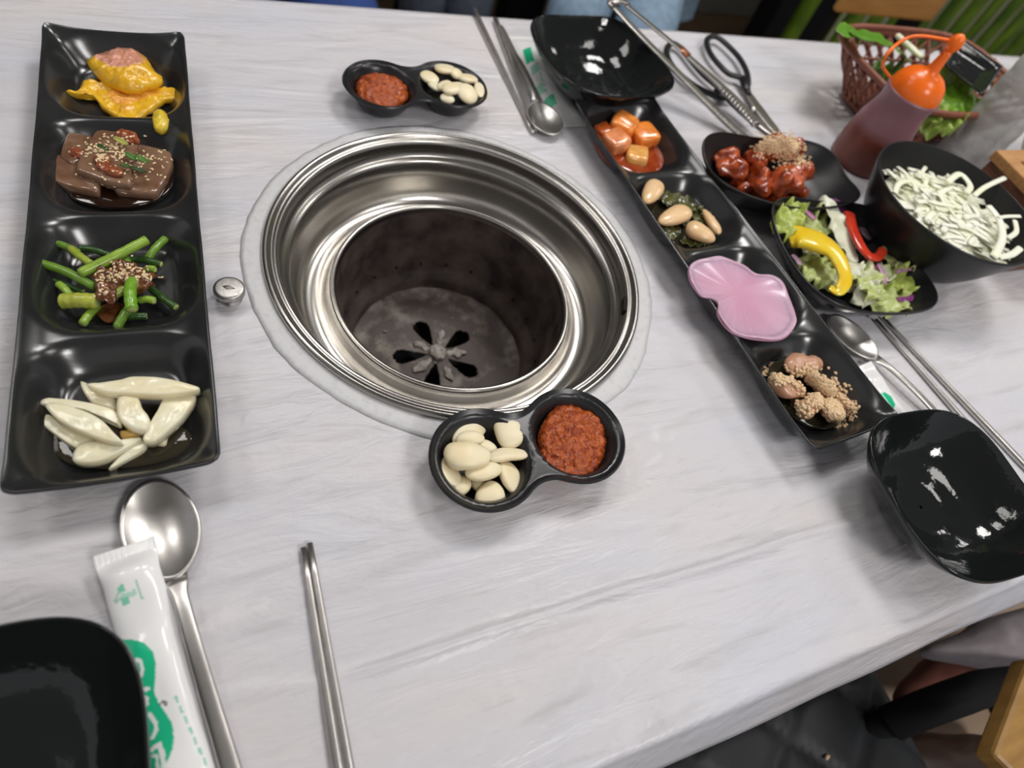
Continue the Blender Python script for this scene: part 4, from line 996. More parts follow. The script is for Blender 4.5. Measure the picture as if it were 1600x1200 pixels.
crumbs('crushed_nuts', [(1265, 590, 10, 3), (1278, 605, 12, 4), (1292, 622, 13, 4), (1318, 640, 9, 2), (1210, 580, 8, 1.2), (1250, 640, 8, .8), (1300, 650, 12, 1.5), (1225, 590, 8, 1)], 1900, mo+[t2], 'crushed nuts over the meat in the right tray', 0.0019, 7, M['nuts'], .011)

# --- chili chicken
co = []
for i, (a, b, wp, h, th, lb) in enumerate([((1121, 240), (1164, 278), 44, .024, .022, 'chili chicken piece at the left of the dish'), ((1172, 236), (1190, 262), 30, .026, .018, 'small chili chicken piece behind the middle'),
                                           ((1186, 262), (1196, 306), 32, .026, .020, 'chili chicken piece at the middle front'), ((1206, 292), (1262, 262), 46, .032, .026, 'largest chili chicken piece at the right'),
                                           ((1240, 292), (1258, 310), 26, .016, .016, 'small chili chicken bit at the lower right'), ((1180, 232), (1258, 236), 40, .038, .020, 'chili chicken piece on top under the crushed nuts'),
                                           ((1150, 296), (1180, 300), 26, .012, .012, 'chili chicken bit low at the front')]):
    o = plump('chili_chicken', a, b, h, wp*1.15, th*1.1, M['redmeat'], prof='bean', seed=i+90, rough=.30, freq=75, nr=32, seg=28, roll=.3*i); tag(o, lb, 'chicken', 'chili chicken pieces'); co.append(o)
o = patch('chili_glaze', ellpx(1180, 288, 62, 24, 0.25, wob=.1), 0.0085, 0.003, M['redsauce'], rings=4); tag(o, 'red chili glaze under the chicken', 'sauce', kind='stuff')
crumbs('crushed_nuts', [(1195, 228, 10, 3), (1215, 224, 10, 3), (1235, 228, 10, 3), (1225, 245, 12, 2), (1250, 250, 7, 1)], 1100, co, 'crushed nuts on top of the chili chicken', 0.0015, 11, M['nuts'], .03)

# --- salad
YGc, LGc, WGc = (0.50, 0.58, 0.14), (0.62, 0.68, 0.30), (0.72, 0.72, 0.52)
SLD = [((1247, 405), (1305, 445), 60, .014, LGc, 'lettuce piece under the yellow pepper strip'), ((1345, 470), (1425, 470), 52, .018, LGc, 'pale lettuce piece at the near right of the salad'),
       ((1370, 440), (1438, 440), 40, .022, YGc, 'frilled lettuce piece at the right end of the salad'), ((1330, 420), (1375, 470), 40, .024, LGc, 'lettuce piece at the middle front of the salad'),
       ((1378, 405), (1432, 415), 40, .024, (0.56, 0.56, 0.30), 'olive-green lettuce piece below the red pepper'), ((1250, 365), (1292, 345), 40, .022, LGc, 'light lettuce piece behind the yellow pepper'),
       ((1218, 366), (1246, 318), 34, .032, YGc, 'bright frilled lettuce leaf standing at the left corner'), ((1330, 440), (1395, 420), 34, .026, WGc, 'pale salad leaf between the peppers')]
for i, (a, b, wp, h, c, lb) in enumerate(SLD):
    A, B = at(*a, h-0.004), at(*b, h+0.002)
    o = leaf('lettuce_piece', A, B, wp*1.3*mpp(A), M['lettuce'], ruff=0.012, seed=i*3+1, thick=0.0007, arch=0.003, fq=110, cf=lambda q, v, c=c: tuple(x_*(0.85+0.3*abs(v)) for x_ in c)); tag(o, lb, 'lettuce', 'lettuce pieces in the salad')
for i, (a, b, wp, h, lb) in enumerate([((1335, 412), (1289, 306), 34, .032, 'long white cabbage wedge standing in the salad'), ((1300, 455), (1345, 415), 38, .018, 'white cabbage piece at the middle of the salad'), ((1340, 478), (1362, 440), 30, .022, 'white cabbage piece at the front of the salad'),
                                      ((1255, 395), (1285, 385), 24, .018, 'white cabbage bit under the yellow pepper'), ((1305, 400), (1345, 430), 34, .026, 'white cabbage piece between the pepper strips')]):
    A, B = at(*a, h-0.006), at(*b, h+0.004)
    o = leaf('cabbage_piece', A, B, wp*1.2*mpp(A), M['cabbage'], ruff=0.006, seed=i*5+2, thick=0.0012, arch=0.002, shape=0.8); tag(o, lb, 'cabbage', 'white cabbage in the salad')
for i, (pts, wp, h, c, lb) in enumerate([([(1255, 328), (1264, 334), (1273, 343)], 11, .034, (0.42, 0.16, 0.32), 'purple cabbage stub behind the yellow pepper'), ([(1300, 313), (1312, 322), (1322, 338)], 22, .030, (0.20, 0.06, 0.19), 'dark purple cabbage piece behind the white wedge'),
                                         ([(1403, 468), (1420, 467), (1438, 459)], 11, .022, (0.28, 0.06, 0.25), 'purple cabbage strip at the near right rim'), ([(1238, 398), (1246, 406), (1250, 414)], 10, .020, (0.55, 0.35, 0.50), 'pale purple cabbage bit at the left rim'),
                                         ([(1372, 412), (1380, 428), (1383, 444)], 9, .031, (0.52, 0.30, 0.45), 'thin pale purple shred upright in the salad'), ([(1400, 425), (1420, 420), (1443, 424)], 8, .029, (0.48, 0.22, 0.40), 'thin purple shred at the right of the salad'),
                                         ([(1352, 402), (1362, 412), (1372, 420)], 8, .030, (0.25, 0.06, 0.12), 'dark purple shred under the red pepper'), ([(1345, 340), (1352, 362), (1362, 375)], 20, .020, (0.13, 0.09, 0.12), 'dark purple leaf behind the red pepper')]):
    P = cat_rom([at(p[0], p[1], h) for p in pts], 6); V, F = sweep_vf(P, [wp/2*mpp(P[0])*(0.8+0.2*math.sin(PI*q/(len(P)-1))) for q in range(len(P))], seg=10, flat=0.3)
    o = mesh('purple_cabbage', V, F, M['purple'], col=[tuple(x_*(1+.3*noise.noise(v*150)) for x_ in c) for v in V]); tag(o, lb, 'cabbage', 'purple cabbage in the salad')
P = cat_rom([at(x_, y_, h) for x_, y_, h in [(1232, 372, .026), (1248, 370, .031), (1276, 378, .036), (1302, 394, .038), (1317, 420, .037), (1320, 440, .034), (1309, 455, .030), (1296, 449, .029)]], 6)
wl = [19, 25, 25, 18, 13, 11, 9, 6]
rad = []
for q in range(len(P)):
    s = q/(len(P)-1)*(len(wl)-1); i0 = min(len(wl)-2, int(s)); rad.append((wl[i0]*(1-(s-i0))+wl[i0+1]*(s-i0))*mpp(P[0]))
o = sweep('pepper_strip', P, rad, M['yellowp'], seg=20, flat=0.33, pw=2.6); tag(o, 'curved yellow bell pepper strip on the salad', 'pepper')
P = cat_rom([at(x_, y_, h) for x_, y_, h in [(1327, 334, .036), (1332, 356, .037), (1345, 384, .037), (1359, 400, .036), (1372, 401, .034), (1380, 390, .034)]], 6)
o = sweep('pepper_strip', P, [9.5*mpp(P[0])*(1-0.25*q/(len(P)-1)) for q in range(len(P))], M['redp'], seg=18, flat=0.4, pw=2.6); tag(o, 'curved red bell pepper strip on the salad', 'pepper')

# --- shredded onion
r = random.Random(12); V = []; F = []
oc = Vector((0.722, 0.310, 0))
v, f = lump_vf((oc.x-0.074, oc.y, 0.050), (oc.x+0.074, oc.y, 0.050), 0.148, 0.042, 'ell', seg=30, nr=24, rough=.06, freq=60); V += v; F += f
for i in range(190):
    a = r.uniform(0, 2*PI); q = math.sqrt(r.random())*0.066; cx, cy = oc.x+q*math.cos(a), oc.y+q*math.sin(a)
    z = 0.071-0.30*(q/0.08)**2*0.05+r.uniform(-.001, .003); t = r.gauss(-0.5, 0.7); L_ = r.uniform(.018, .045); cv = r.uniform(-.4, .4)
    P = []
    for k_ in range(7):
        s = k_/6-.5; x_ = s*L_; y_ = cv*L_*(0.25-s*s)
        X, Y = cx+x_*math.cos(t)-y_*math.sin(t), cy+x_*math.sin(t)+y_*math.cos(t)
        rr_ = math.hypot(X-oc.x, Y-oc.y)
        if rr_ > 0.080: X, Y = oc.x+(X-oc.x)*.080/rr_, oc.y+(Y-oc.y)*.080/rr_
        P.append((X, Y, z+0.002*math.sin(s*3+i)))
    v, f = sweep_vf(P, [r.uniform(.0022, .0046)]*7, seg=8, flat=.26); b_ = len(V); V += v; F += [tuple(q_+b_ for q_ in x__) for x__ in f]
o = mesh('onion_shreds', V, F, M['onion']); tag(o, 'heap of white onion shreds filling the round black bowl', 'onion', kind='stuff')
for i, (pts, wp, h, lb) in enumerate([([(1522, 306), (1540, 292), (1570, 278)], 9, .082, 'long onion strip sticking out past the bowl rim'), ([(1560, 340), (1575, 338), (1594, 338)], 7, .082, 'short onion strip pointing right over the rim'),
                                      ([(1552, 402), (1566, 374), (1562, 345), (1545, 322)], 14, .080, 'broad white onion strip curving at the right'), ([(1560, 402), (1580, 398), (1594, 388)], 12, .080, 'onion strip lying on the near rim'),
                                      ([(1480, 285), (1500, 272), (1516, 290), (1510, 302)], 11, .078, 'curled onion ring piece at the back of the heap'), ([(1398, 302), (1406, 286), (1425, 284), (1432, 300)], 10, .077, 'curled onion piece at the left of the heap'),
                                      ([(1575, 372), (1588, 362), (1586, 345)], 9, .080, 'small curled onion piece at the right edge')]):
    P = cat_rom([at(p[0], p[1], h) for p in pts], 8)
    V, F = sweep_vf(P, [wp/2*mpp(P[0])]*len(P), seg=10, flat=.4); o = mesh('onion_strip', V, F, M['onion']); tag(o, lb, 'onion', 'loose onion strips in the round bowl')

# ================================================================== CUTLERY
def spoon(cx, cy, ang, label, L=0.205, bw=0.0205, bl=0.029, face=1, z0=0.0012, lift=0.006, tilt=0.0):
    """bowl centre at (cx, cy); handle runs toward angle ang"""
    t = empty('spoon', (cx, cy, 0.0), label, 'spoon', 'steel spoons')
    ca, sa = math.cos(ang), math.sin(ang)
    def W(x, y, z): return (cx+x*ca-y*sa, cy+x*sa+y*ca, max(z, 0.0006))
    V = []; n, m = 40, 14
    V.append(W(0, 0, z0))
    for j in range(1, m+1):
        q = j/m
        for i in range(n):
            a = 2*PI*i/n; x = -bl*math.cos(a)*q*-1; y = bw*math.sin(a)*q
            if x > 0: y *= 1-0.10*(x/bl)**2
            z = z0+0.0075*q*q if face == 1 else z0+0.0075*(1-q*q)+0.001
            V.append(W(x, y, z+tilt*x))
    F = [(0, 1+i, 1+(i+1) % n) for i in range(n)]
    for j in range(m-1):
        for i in range(n): F.append((1+j*n+i, 1+(j+1)*n+i, 1+(j+1)*n+(i+1) % n, 1+j*n+(i+1) % n))
    mesh('spoon_bowl', V, F, M['steel_cut'], t, solid=0.0012, offset=0)
    zr = z0+(0.0078 if face == 1 else 0.001)
    P = []; R_ = []; FL = []
    for q in range(26):
        s = q/25; x = bl*0.95+s*(L-bl*1.95); z = zr-0.0010*(1-smoothstep(0, 0.12, s))-0.0002+tilt*x*(1-s)+lift*math.sin(min(1, s*1.6)*PI)*0.5-max(0, s-0.1)*(zr-0.0016)
        P.append(W(x, 0, max(z, 0.0014))); FL.append(0.10+0.26*smoothstep(0, 0.10, s)); R_.append(0.0066-0.0024*smoothstep(0, 0.10, s)+0.0014*smoothstep(0.2, 1.0, s))
    R_[-1] *= 0.75
    sweep('handle', P, R_, M['steel_cut'], t, seg=14, flat=FL, pw=2.6)
    return t
def dirang(a, b, h=0.004):
    A, B = at(*a, h), at(*b, h); return math.atan2(B.y-A.y, B.x-A.x)
c = at(253, 827, 0.006); spoon(c.x, c.y, dirang((268, 900), (350, 1190)), 'big steel spoon lying below the left tray', L=0.21, bw=0.0205, bl=0.0325)
c = at(862, 190, 0.006); spoon(c.x-0.008, c.y+0.003, dirang((845, 182), (785, 50)), 'steel spoon on the far side between chopsticks and wet wipe', L=0.215, bw=0.0200, bl=0.0285)
c = at(1330, 528, 0.006); spoon(c.x, c.y, dirang((1350, 558), (1445, 645)), 'steel spoon right of the right tray, half under a wet wipe', L=0.205, bw=0.0190, bl=0.0300)
def stick(a, b, label, L=0.235, h=0.0028, tipfirst=True, group='steel chopsticks', thick=0.0031, endh=None):
    A = at(*a, h); B = at(*b, h); d = (B-A).normalized(); B = A+d*L
    if endh is not None: B.z = endh
    P = [A+(B-A)*(q/12) for q in range(13)]
    R_ = [0.0020+(thick+0.0004-0.0020)*smoothstep(0.0, 0.75, q/12) for q in range(13)]
    if not tipfirst: R_ = R_[::-1]
    V, F = sweep_vf(P, R_, seg=14, flat=0.85, pw=2.6)
    return tag(mesh('chopstick', V, F, M['steel_cut']), label, 'chopstick', group)
stick((474, 856), (528, 1200), 'near steel chopstick, the left one of the pair below the grill', thick=0.0030)
stick((484, 849), (545, 1200), 'near steel chopstick, the right one of the pair below the grill', thick=0.0030)
stick((833, 208), (738, 10), 'far steel chopstick, the longer one reaching nearest the table edge', thick=0.0030)
stick((838, 205), (774, 30), 'far steel chopstick lying beside the far spoon', h=0.0035, thick=0.0030, L=0.215)
stick((1368, 499), (1598, 762), 'right steel chopstick nearer the right black bowl', L=0.235)
stick((1379, 496), (1600, 727), 'right steel chopstick farther from the right black bowl', L=0.235)

# tongs resting on the far bowl
tg = empty('tongs', (0.53, 0.60, 0), 'steel grill tongs with ribbed jaws resting on the far black bowl', 'tongs')
def arm(pts, ws):
    P = cat_rom([at(x_, y_, h) for x_, y_, h in pts], 6); n = len(P); R_ = []
    for q in range(n):
        s = q/(n-1)*(len(ws)-1); i0 = min(len(ws)-2, int(s)); R_.append(ws[i0]*(1-(s-i0))+ws[i0+1]*(s-i0))
    return sweep('tong_arm', P, R_, M['tong_steel'], tg, seg=14, flat=0.30, pw=4)
arm([(958, 10, .062), (1000, 55, .052), (1050, 105, .038), (1100, 155, .022), (1135, 190, .012), (1168, 219, .006)], [.0045, .0055, .0065, .0072, .0078, .0078])
arm([(978, 8, .062), (1020, 42, .052), (1068, 82, .038), (1110, 120, .026), (1150, 158, .018), (1182, 196, .013)], [.0042, .0045, .0050, .0066, .0078, .0076])
sweep('hinge', cat_rom([at(958, 12, .060), at(954, 5, .063), at(966, 2, .065), at(978, 5, .063), at(982, 11, .060)], 6), 0.0052, M['tong_steel'], tg, seg=12, flat=0.5)
A, B = at(1062, 74, .040), at(1076, 88, .037); sweep('grip_band', [A, (A+B)/2, B], 0.0066, M['copper'], tg, seg=14, flat=0.45)
for (a, b, ha, hb, n) in (((1105, 160), (1160, 212), .0215, .009, 13), ((1128, 138), (1176, 190), .0245, .0165, 12)):
    A, B = at(*a, ha), at(*b, hb); d = (B-A).normalized(); s = d.cross(Vector((0, 0, 1))).normalized()
    for q in range(n):
        p = A+(B-A)*(q/(n-1)); sweep('jaw_rib', [p-s*0.0060, p, p+s*0.0060], 0.0010, M['tong_steel'], tg, seg=8, flat=1.0)
# scissors
scs = empty('scissors', (0.63, 0.61, 0), 'black-handled kitchen scissors under the tongs', 'scissors')
def loop(cx, cy, A_, name='handle_loop'):
    P = cat_rom([at(x_, y_, h) for x_, y_, h in A_], 6, True)
    P.append(P[0]); R_ = [0.0042]*len(P)
    return sweep(name, P, R_, M['blackplastic'], scs, seg=12, flat=0.8, cap=False)
loop(0, 0, [(1042, 76, .008), (1052, 68, .008), (1066, 78, .008), (1082, 98, .008), (1100, 118, .008), (1128, 142, .008), (1132, 153, .008), (1112, 148, .008), (1082, 132, .008), (1058, 112, .008), (1044, 92, .008)])
loop(0, 0, [(1104, 66, .010), (1110, 58, .010), (1122, 59, .010), (1140, 74, .010), (1156, 92, .010), (1167, 114, .010), (1168, 134, .010), (1158, 122, .010), (1140, 116, .010), (1126, 104, .010), (1110, 84, .010)])
sweep('handle_neck', [at(1160, 122, .010), at(1166, 138, .009), at(1170, 148, .007)], [.006, .0058, .0035], M['blackplastic'], scs, seg=12, flat=.7)
sweep('handle_neck', [at(1118, 140, .008), at(1132, 152, .008), at(1142, 156, .007)], [.005, .0045, .003], M['blackplastic'], scs, seg=12, flat=.7)
def blade(pts, h, wl, name='blade'):
    P = cat_rom([at(x_, y_, h) for x_, y_ in pts], 5); n = len(P); R_ = []
    for q in range(n):
        s = q/(n-1)*(len(wl)-1); i0 = min(len(wl)-2, int(s)); R_.append(wl[i0]*(1-(s-i0))+wl[i0+1]*(s-i0))
    sweep(name, P, R_, M['tong_steel'], scs, seg=10, flat=.16, pw=5)
blade([(1140, 152), (1170, 178), (1200, 203), (1222, 222)], .0035, [.007, .010, .009, .003]); blade([(1166, 142), (1186, 172), (1208, 200), (1226, 220)], .0055, [.006, .009, .008, .003])
sweep('pivot_screw', [at(1176, 172, .006), at(1176, 172, .0095)], .004, M['steel_cut'], scs, seg=16, up=Vector((1, 0, 0)))

# ================================================================== WET WIPES
def sachet(name, A, B, w, label, paint, hmax=0.007, z0=0.0008, zfn=None, res=0.0007, crimpA=True, crimpB=True, seed=0, group='wrapped wet wipes', bulge=1.0):
    """pillow sachet from A to B (xy), width w; paint(x, y) -> colour or None, in table metres"""
    A = Vector((A[0], A[1], 0)); B = Vector((B[0], B[1], 0)); L = (B-A).length; d = (B-A)/L; s = Vector((d.y, -d.x, 0))
    nu, nv = int(L/res), int(w/res); V = []; col = []
    for side in (1, 0):
        for i in range(nu+1):
            q = i/nu; x = q*L
            for j in range(nv+1):
                v = 2*j/nv-1
                e = min(1, min(x, L-x)/0.020); body = smoothstep(0.25, 1, e)
                wv = w/2*(1-0.10*body*bulge*(0.6+0.4*noise.noise(Vector((q*6, seed, 0)))))
                P = A+d*x+s*v*wv
                zz = hmax*body*(1-abs(v)**2.6)**0.8*bulge
                zz *= 0.85+0.5*noise.noise(Vector((P.x*28, P.y*28, seed)))
                crimp = 1-smoothstep(0.006, 0.009, min(x, L-x))
                zz += crimp*0.0004*math.sin(v*w/2*2*PI/0.0014)
                zb = zfn(P.x, P.y) if zfn else z0
                P.z = zb+(max(zz, 0)+0.0005 if side else 0.0)+0.0006*noise.noise(Vector((P.x*60, P.y*60, seed+3)))*(1 if side else 0)
                P.z = max(P.z, 0.0006)
                V.append(P); c = paint(P.x, P.y, q, v) if side else None; col.append(c or (0.90, 0.90, 0.90))
    m = (nu+1)*(nv+1); F = [tuple(reversed(f)) for f in grid_faces(nu+1, nv+1)]+grid_faces(nu+1, nv+1, base=m)
    for i in range(nu):
        a, b = i*(nv+1), (i+1)*(nv+1); F.append((a, b, m+b, m+a)); F.append((a+nv, m+a+nv, m+b+nv, b+nv))
    for j in range(nv):
        F.append((j, m+j, m+j+1, j+1)); a = nu*(nv+1); F.append((a+j, a+j+1, m+a+j+1, m+a+j))
    o = mesh(name, V, F, M['sachet'], col=col); return tag(o, label, 'wet wipe', group)
GRN = (0.02, 0.52, 0.27); WHT = (0.88, 0.89, 0.89)
def poly_in(poly, x, y):
    c = False; n = len(poly)
    for i in range(n):
        x1, y1 = poly[i]; x2, y2 = poly[(i+1) % n]
        if (y1 > y) != (y2 > y) and x < (x2-x1)*(y-y1)/(y2-y1)+x1: c = not c
    return c
def seg_d(p, a, b):
    dx, dy = b[0]-a[0], b[1]-a[1]; t = max(0, min(1, ((p[0]-a[0])*dx+(p[1]-a[1])*dy)/(dx*dx+dy*dy+1e-12)))
    return math.hypot(p[0]-a[0]-t*dx, p[1]-a[1]-t*dy)
ZN = 0.010
def m2(pts, h=ZN): return [tuple(at(x_, y_, h)[:2]) for x_, y_ in pts]
# print measured on the near sachet: green wavy field, white strokes, cross emblem
field = m2([(183, 996), (205, 998), (224, 1004), (238, 1017), (243, 1035), (242, 1058), (240, 1080), (246, 1096), (258, 1113), (268, 1130), (271, 1152), (268, 1172), (258, 1195), (255, 1230), (262, 1262), (150, 1262), (150, 1100), (170, 1040), (188, 1020)])
strokes = [m2(s) for s in ([(203, 1055), (201, 1038), (210, 1033), (212, 1050), (208, 1060)], [(212, 1030), (219, 1033), (222, 1045), (219, 1056), (213, 1054), (212, 1040)], [(195, 1040), (206, 1058)],
                           [(213, 1077), (230, 1076)], [(216, 1086), (227, 1090), (228, 1098), (222, 1107)], [(232, 1115), (241, 1128), (243, 1140), (236, 1152)],
                           [(236, 1170), (248, 1162), (253, 1180), (256, 1215)], [(236, 1180), (243, 1181), (246, 1215)])]
swd = [0.00075, 0.00085, 0.00075, 0.0010, 0.0010, 0.0010, 0.0011, 0.0007]
cross_g = [m2(s) for s in ([(186, 924), (196, 916), (200, 926), (190, 930)], [(190, 938), (202, 934), (205, 944), (192, 948)], )]
cross_l = [m2(s) for s in ([(210, 924), (214, 923), (216, 932), (212, 933)], [(191, 931), (210, 927), (212, 934), (192, 938)])]
lines = [m2(s) for s in ([(181, 940), (190, 928)], [(182, 943), (192, 936)])]
tiny = [m2([(217, 912), (219, 921)]), m2([(220, 922), (221, 928)]), m2([(222, 931), (224, 937)])]
six = [m2([(249, 1102), (250, 1098), (255, 1095)]), m2([(255, 1095), (260, 1097), (259, 1101), (255, 1100), (255, 1096)])]
side_t = [m2([(277+i*7, 1090+i*16), (280+i*7, 1098+i*16)], .004) for i in range(7)]
def paint_near(x, y, q, v):
    p = (x, y)
    for s in six:
        for a, b in zip(s, s[1:]):
            if seg_d(p, a, b) < 0.00035: return (0.12, 0.12, 0.14)
    if poly_in(field, x, y):
        for s, w_ in zip(strokes, swd):
            for a, b in zip(s, s[1:]):
                if seg_d(p, a, b) < w_: return WHT
        return GRN
    for g_ in cross_g:
        if poly_in(g_, x, y): return (0.25, 0.66, 0.48)
    for g_ in cross_l:
        if poly_in(g_, x, y): return (0.50, 0.76, 0.64)
    for s in lines+tiny:
        for a, b in zip(s, s[1:]):
            if seg_d(p, a, b) < 0.0006: return (0.45, 0.68, 0.58)
    for s in side_t:
        for a, b in zip(s, s[1:]):
            if seg_d(p, a, b) < 0.0006: return (0.35, 0.66, 0.54)
    return None
A = at(197, 857, .008); B = at(275, 1185, .008); B = A+(B-A).normalized()*0.175
sach1 = sachet('wet_wipe_sachet', A, B, 0.031, 'white and green wet wipe sachet between big spoon and near left bowl', paint_near, zfn=lambda x, y: 0.0008+0.0108*smoothstep(0.100, 0.140, y), hmax=0.009, seed=1, res=0.00055)
# far sachet: green squares and pale text
def px_paint(items, h):
    it = [(m2(p, h), c) for p, c in items]
    def f(x, y, q, v):
        for p, c in it:
            if len(p) > 2:
                if poly_in(p, x, y): return c
            elif seg_d((x, y), p[0], p[1]) < 0.0014: return c
        return None
    return f
LGn = (0.40, 0.74, 0.60)
A = at(806, 52, .008); B = at(900, 190, .008)
A = at(816, 48, .008)
itm = [([(817, 77), (829, 73), (836, 94), (824, 98)], GRN), ([(850, 152), (865, 146), (871, 162), (856, 168)], (0.15, 0.62, 0.40)), ([(829, 103), (838, 100), (842, 112), (833, 115)], LGn), ([(838, 131), (847, 128), (851, 142), (842, 145)], LGn)]
for i in range(6): itm.append(([(839+i*2.5, 98+i*8), (841+i*2.5, 102+i*8)], LGn))
sachet('wet_wipe_sachet', A, B, 0.042, 'white and green wet wipe sachet under the far black bowl', px_paint(itm, .006), hmax=0.006, seed=2, res=0.0009)
A = at(1352, 566, .012); B = at(1425, 662, .008)
sachet('wet_wipe_sachet', A, B, 0.027, 'white wet wipe sachet with green dot between right tray and right bowl', px_paint([([(1376, 613), (1386, 610), (1398, 616), (1405, 628), (1402, 636), (1392, 636), (1382, 628)], GRN), ([(1402, 652), (1436, 640), (1440, 652), (1410, 664)], (0.6, 0.82, 0.74))], .012),
       zfn=lambda x, y: 0.0012+0.006*smoothstep(0.12, 0.18, y), hmax=0.007, seed=3, res=0.0008)

# ================================================================== BOTTLES, BASKET, BOX
BX, BY = 0.768, 0.468
sb = empty('sauce_bottle', (BX, BY, 0), 'squeeze bottle of reddish sauce with orange cap', 'bottle')
c0 = (BX, BY, 0)
revolve('bottle_body', [(0, 0.001), (0.034, 0), (0.0375, 0.003), (0.0385, 0.012), (0.0385, 0.035), (0.0365, 0.055), (0.0325, 0.072), (0.0308, 0.082), (0.0318, 0.092), (0.0335, 0.0975), (0.034, 0.099), (0.0315, 0.1005), (0, 0.1005)], c0, M['bottle'], sb, seg=64)
cp = revolve('cap', [(0.0315, 0.1), (0.0315, 0.104), (0.0300, 0.110), (0.0265, 0.1165), (0.0205, 0.122), (0.0130, 0.1255), (0.0085, 0.127), (0.0070, 0.130), (0.0052, 0.145), (0.0046, 0.152), (0, 0.152)], c0, M['orange'], sb, seg=64)
V, F = lump_vf((BX, BY, 0.1495), (BX, BY, 0.170), 0.0165, 0.0165, 'ell', seg=18, nr=14); mesh('tip_cover', V, F, M['orange'], cp)
h_ = [at(1462, 58, .158), at(1440, 55, .158), at(1410, 63, .150), at(1385, 85, .138), at(1378, 102, .126), at(1388, 120, .112)]
h_ = cat_rom([(BX+0.000, BY+0.004, .160), tuple(at(1440, 56, .156)), tuple(at(1412, 62, .148)), tuple(at(1388, 82, .138)), tuple(at(1379, 102, .124)), tuple(at(1390, 120, .110))], 6)
sweep('cap_strap', h_, 0.0021, M['orange'], cp, seg=10, flat=.8)
wb = empty('water_bottle', (0.945, 0.452, 0), 'clear ribbed plastic water bottle behind the onion bowl', 'bottle')
prof = [(0.002, 0.004), (0.02, 0.002), (0.030, 0.0), (0.034, 0.005)]
for q in range(40):
    z = 0.01+q*0.0038; prof.append((0.0345-0.0012*max(0, math.sin(q*1.05))**2, z))
prof += [(0.032, 0.168), (0.024, 0.182), (0.015, 0.194), (0.0125, 0.200), (0.0125, 0.206)]
revolve('bottle_body', prof, (0.945, 0.452, 0), M['pet'], wb, seg=64)
revolve('cap', [(0.0145, 0.203), (0.0148, 0.218), (0.013, 0.220), (0, 0.220)], (0.945, 0.452, 0), M['tissue'], wb, seg=40)
# basket
bk = empty('woven_basket', (0.935, 0.565, 0), 'brown plastic lattice basket full of lettuce leaves', 'basket')
bc = (0.935, 0.560)
def bk_pt(a, t):      # t 0 base .. 1 rim
    p = 4.0; c_, s_ = math.cos(a), math.sin(a); k_ = (abs(c_)**p+abs(s_)**p)**(-1/p)
    hx = 0.092+0.056*t; hy = 0.058+0.040*t
    return Vector((bc[0]+c_*k_*hx, bc[1]+s_*k_*hy, 0.002+0.072*t))
nA = 34
for sgn in (1, -1):
    V = []; F = []
    for i in range(nA):
        a0 = 2*PI*i/nA
        P = [bk_pt(a0+sgn*0.42*t_, t_) for t_ in (0.12, 0.3, 0.5, 0.7, 0.9)]
        nrm = Vector((math.cos(a0), math.sin(a0), 0))
        v, f = sweep_vf([p+nrm*0.0006*sgn for p in P], [0.0034]*5, seg=6, flat=.35, up=nrm); b_ = len(V); V += v; F += [tuple(q_+b_ for q_ in x_) for x_ in f]
    o = mesh('lattice', V, F, M['basket'], bk); o['kind'] = 'stuff'
for nm, t_, rd in (('rim', 1.0, 0.0045), ('lower_band', 0.10, 0.004), ('middle_band', 0.52, 0.0022)):
    P = [bk_pt(2*PI*i/96, t_) for i in range(97)]; sweep(nm, P, rd, M['basket'], bk, seg=8, cap=False)
P = [bk_pt(2*PI*i/96, 0.93) for i in range(97)]; V = []
for i in range(96):
    a = 2*PI*i/96; V += [bk_pt(a, 0.88), bk_pt(a, 1.0)]
mesh('rim_band', V, grid_faces(96, 2, True), M['basket'], bk, solid=0.002)
V = [Vector((bc[0], bc[1], 0.003))]+[bk_pt(2*PI*i/64, 0.06) for i in range(64)]; V2 = V
mesh('basket_base', V2, [(0, 1+i, 1+(i+1) % 64) for i in range(64)], M['basket'], bk, solid=0.002)
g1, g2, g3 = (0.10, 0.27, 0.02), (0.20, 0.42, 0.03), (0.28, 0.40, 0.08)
BL = [((1345, 62, .075), (1312, 52, .095), 40, g1, 'dark green leaf hanging over the left end of the basket'), ((1420, 95, .07), (1330, 52, .098), 34, g1, 'long green leaf arching over the basket rim'),
      ((1478, 160, .05), (1490, 90, .085), 60, g3, 'olive lettuce leaf behind the orange cap'), ((1480, 110, .07), (1535, 95, .09), 44, g2, 'bright lettuce leaf under the black tray'),
      ((1455, 175, .05), (1525, 150, .075), 50, g2, 'frilled bright lettuce leaf at the middle of the basket'), ((1425, 200, .05), (1455, 160, .068), 46, g3, 'olive lettuce leaf by the sauce bottle'),
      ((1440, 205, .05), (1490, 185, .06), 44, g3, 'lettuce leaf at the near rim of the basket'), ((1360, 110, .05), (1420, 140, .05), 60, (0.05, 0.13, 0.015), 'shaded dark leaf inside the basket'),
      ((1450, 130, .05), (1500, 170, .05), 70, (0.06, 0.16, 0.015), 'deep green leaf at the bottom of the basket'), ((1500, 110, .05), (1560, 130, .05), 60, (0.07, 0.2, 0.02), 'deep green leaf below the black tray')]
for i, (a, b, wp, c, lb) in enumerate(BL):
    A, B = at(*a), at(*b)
    o = leaf('lettuce_leaf', A, B, wp*(1.2 if i > 1 else 1)*mpp(A), M['lettuce'], ruff=0.016 if i > 1 else 0.0016, seed=i*7+3, thick=0.0007, arch=0.008, fq=38, nu=34, nv=23, cf=lambda q, v, c=c: tuple(x_*(1.25 if abs(v) < .08 else 0.9+.25*abs(v)) for x_ in c)); tag(o, lb, 'lettuce', 'lettuce leaves in the basket')
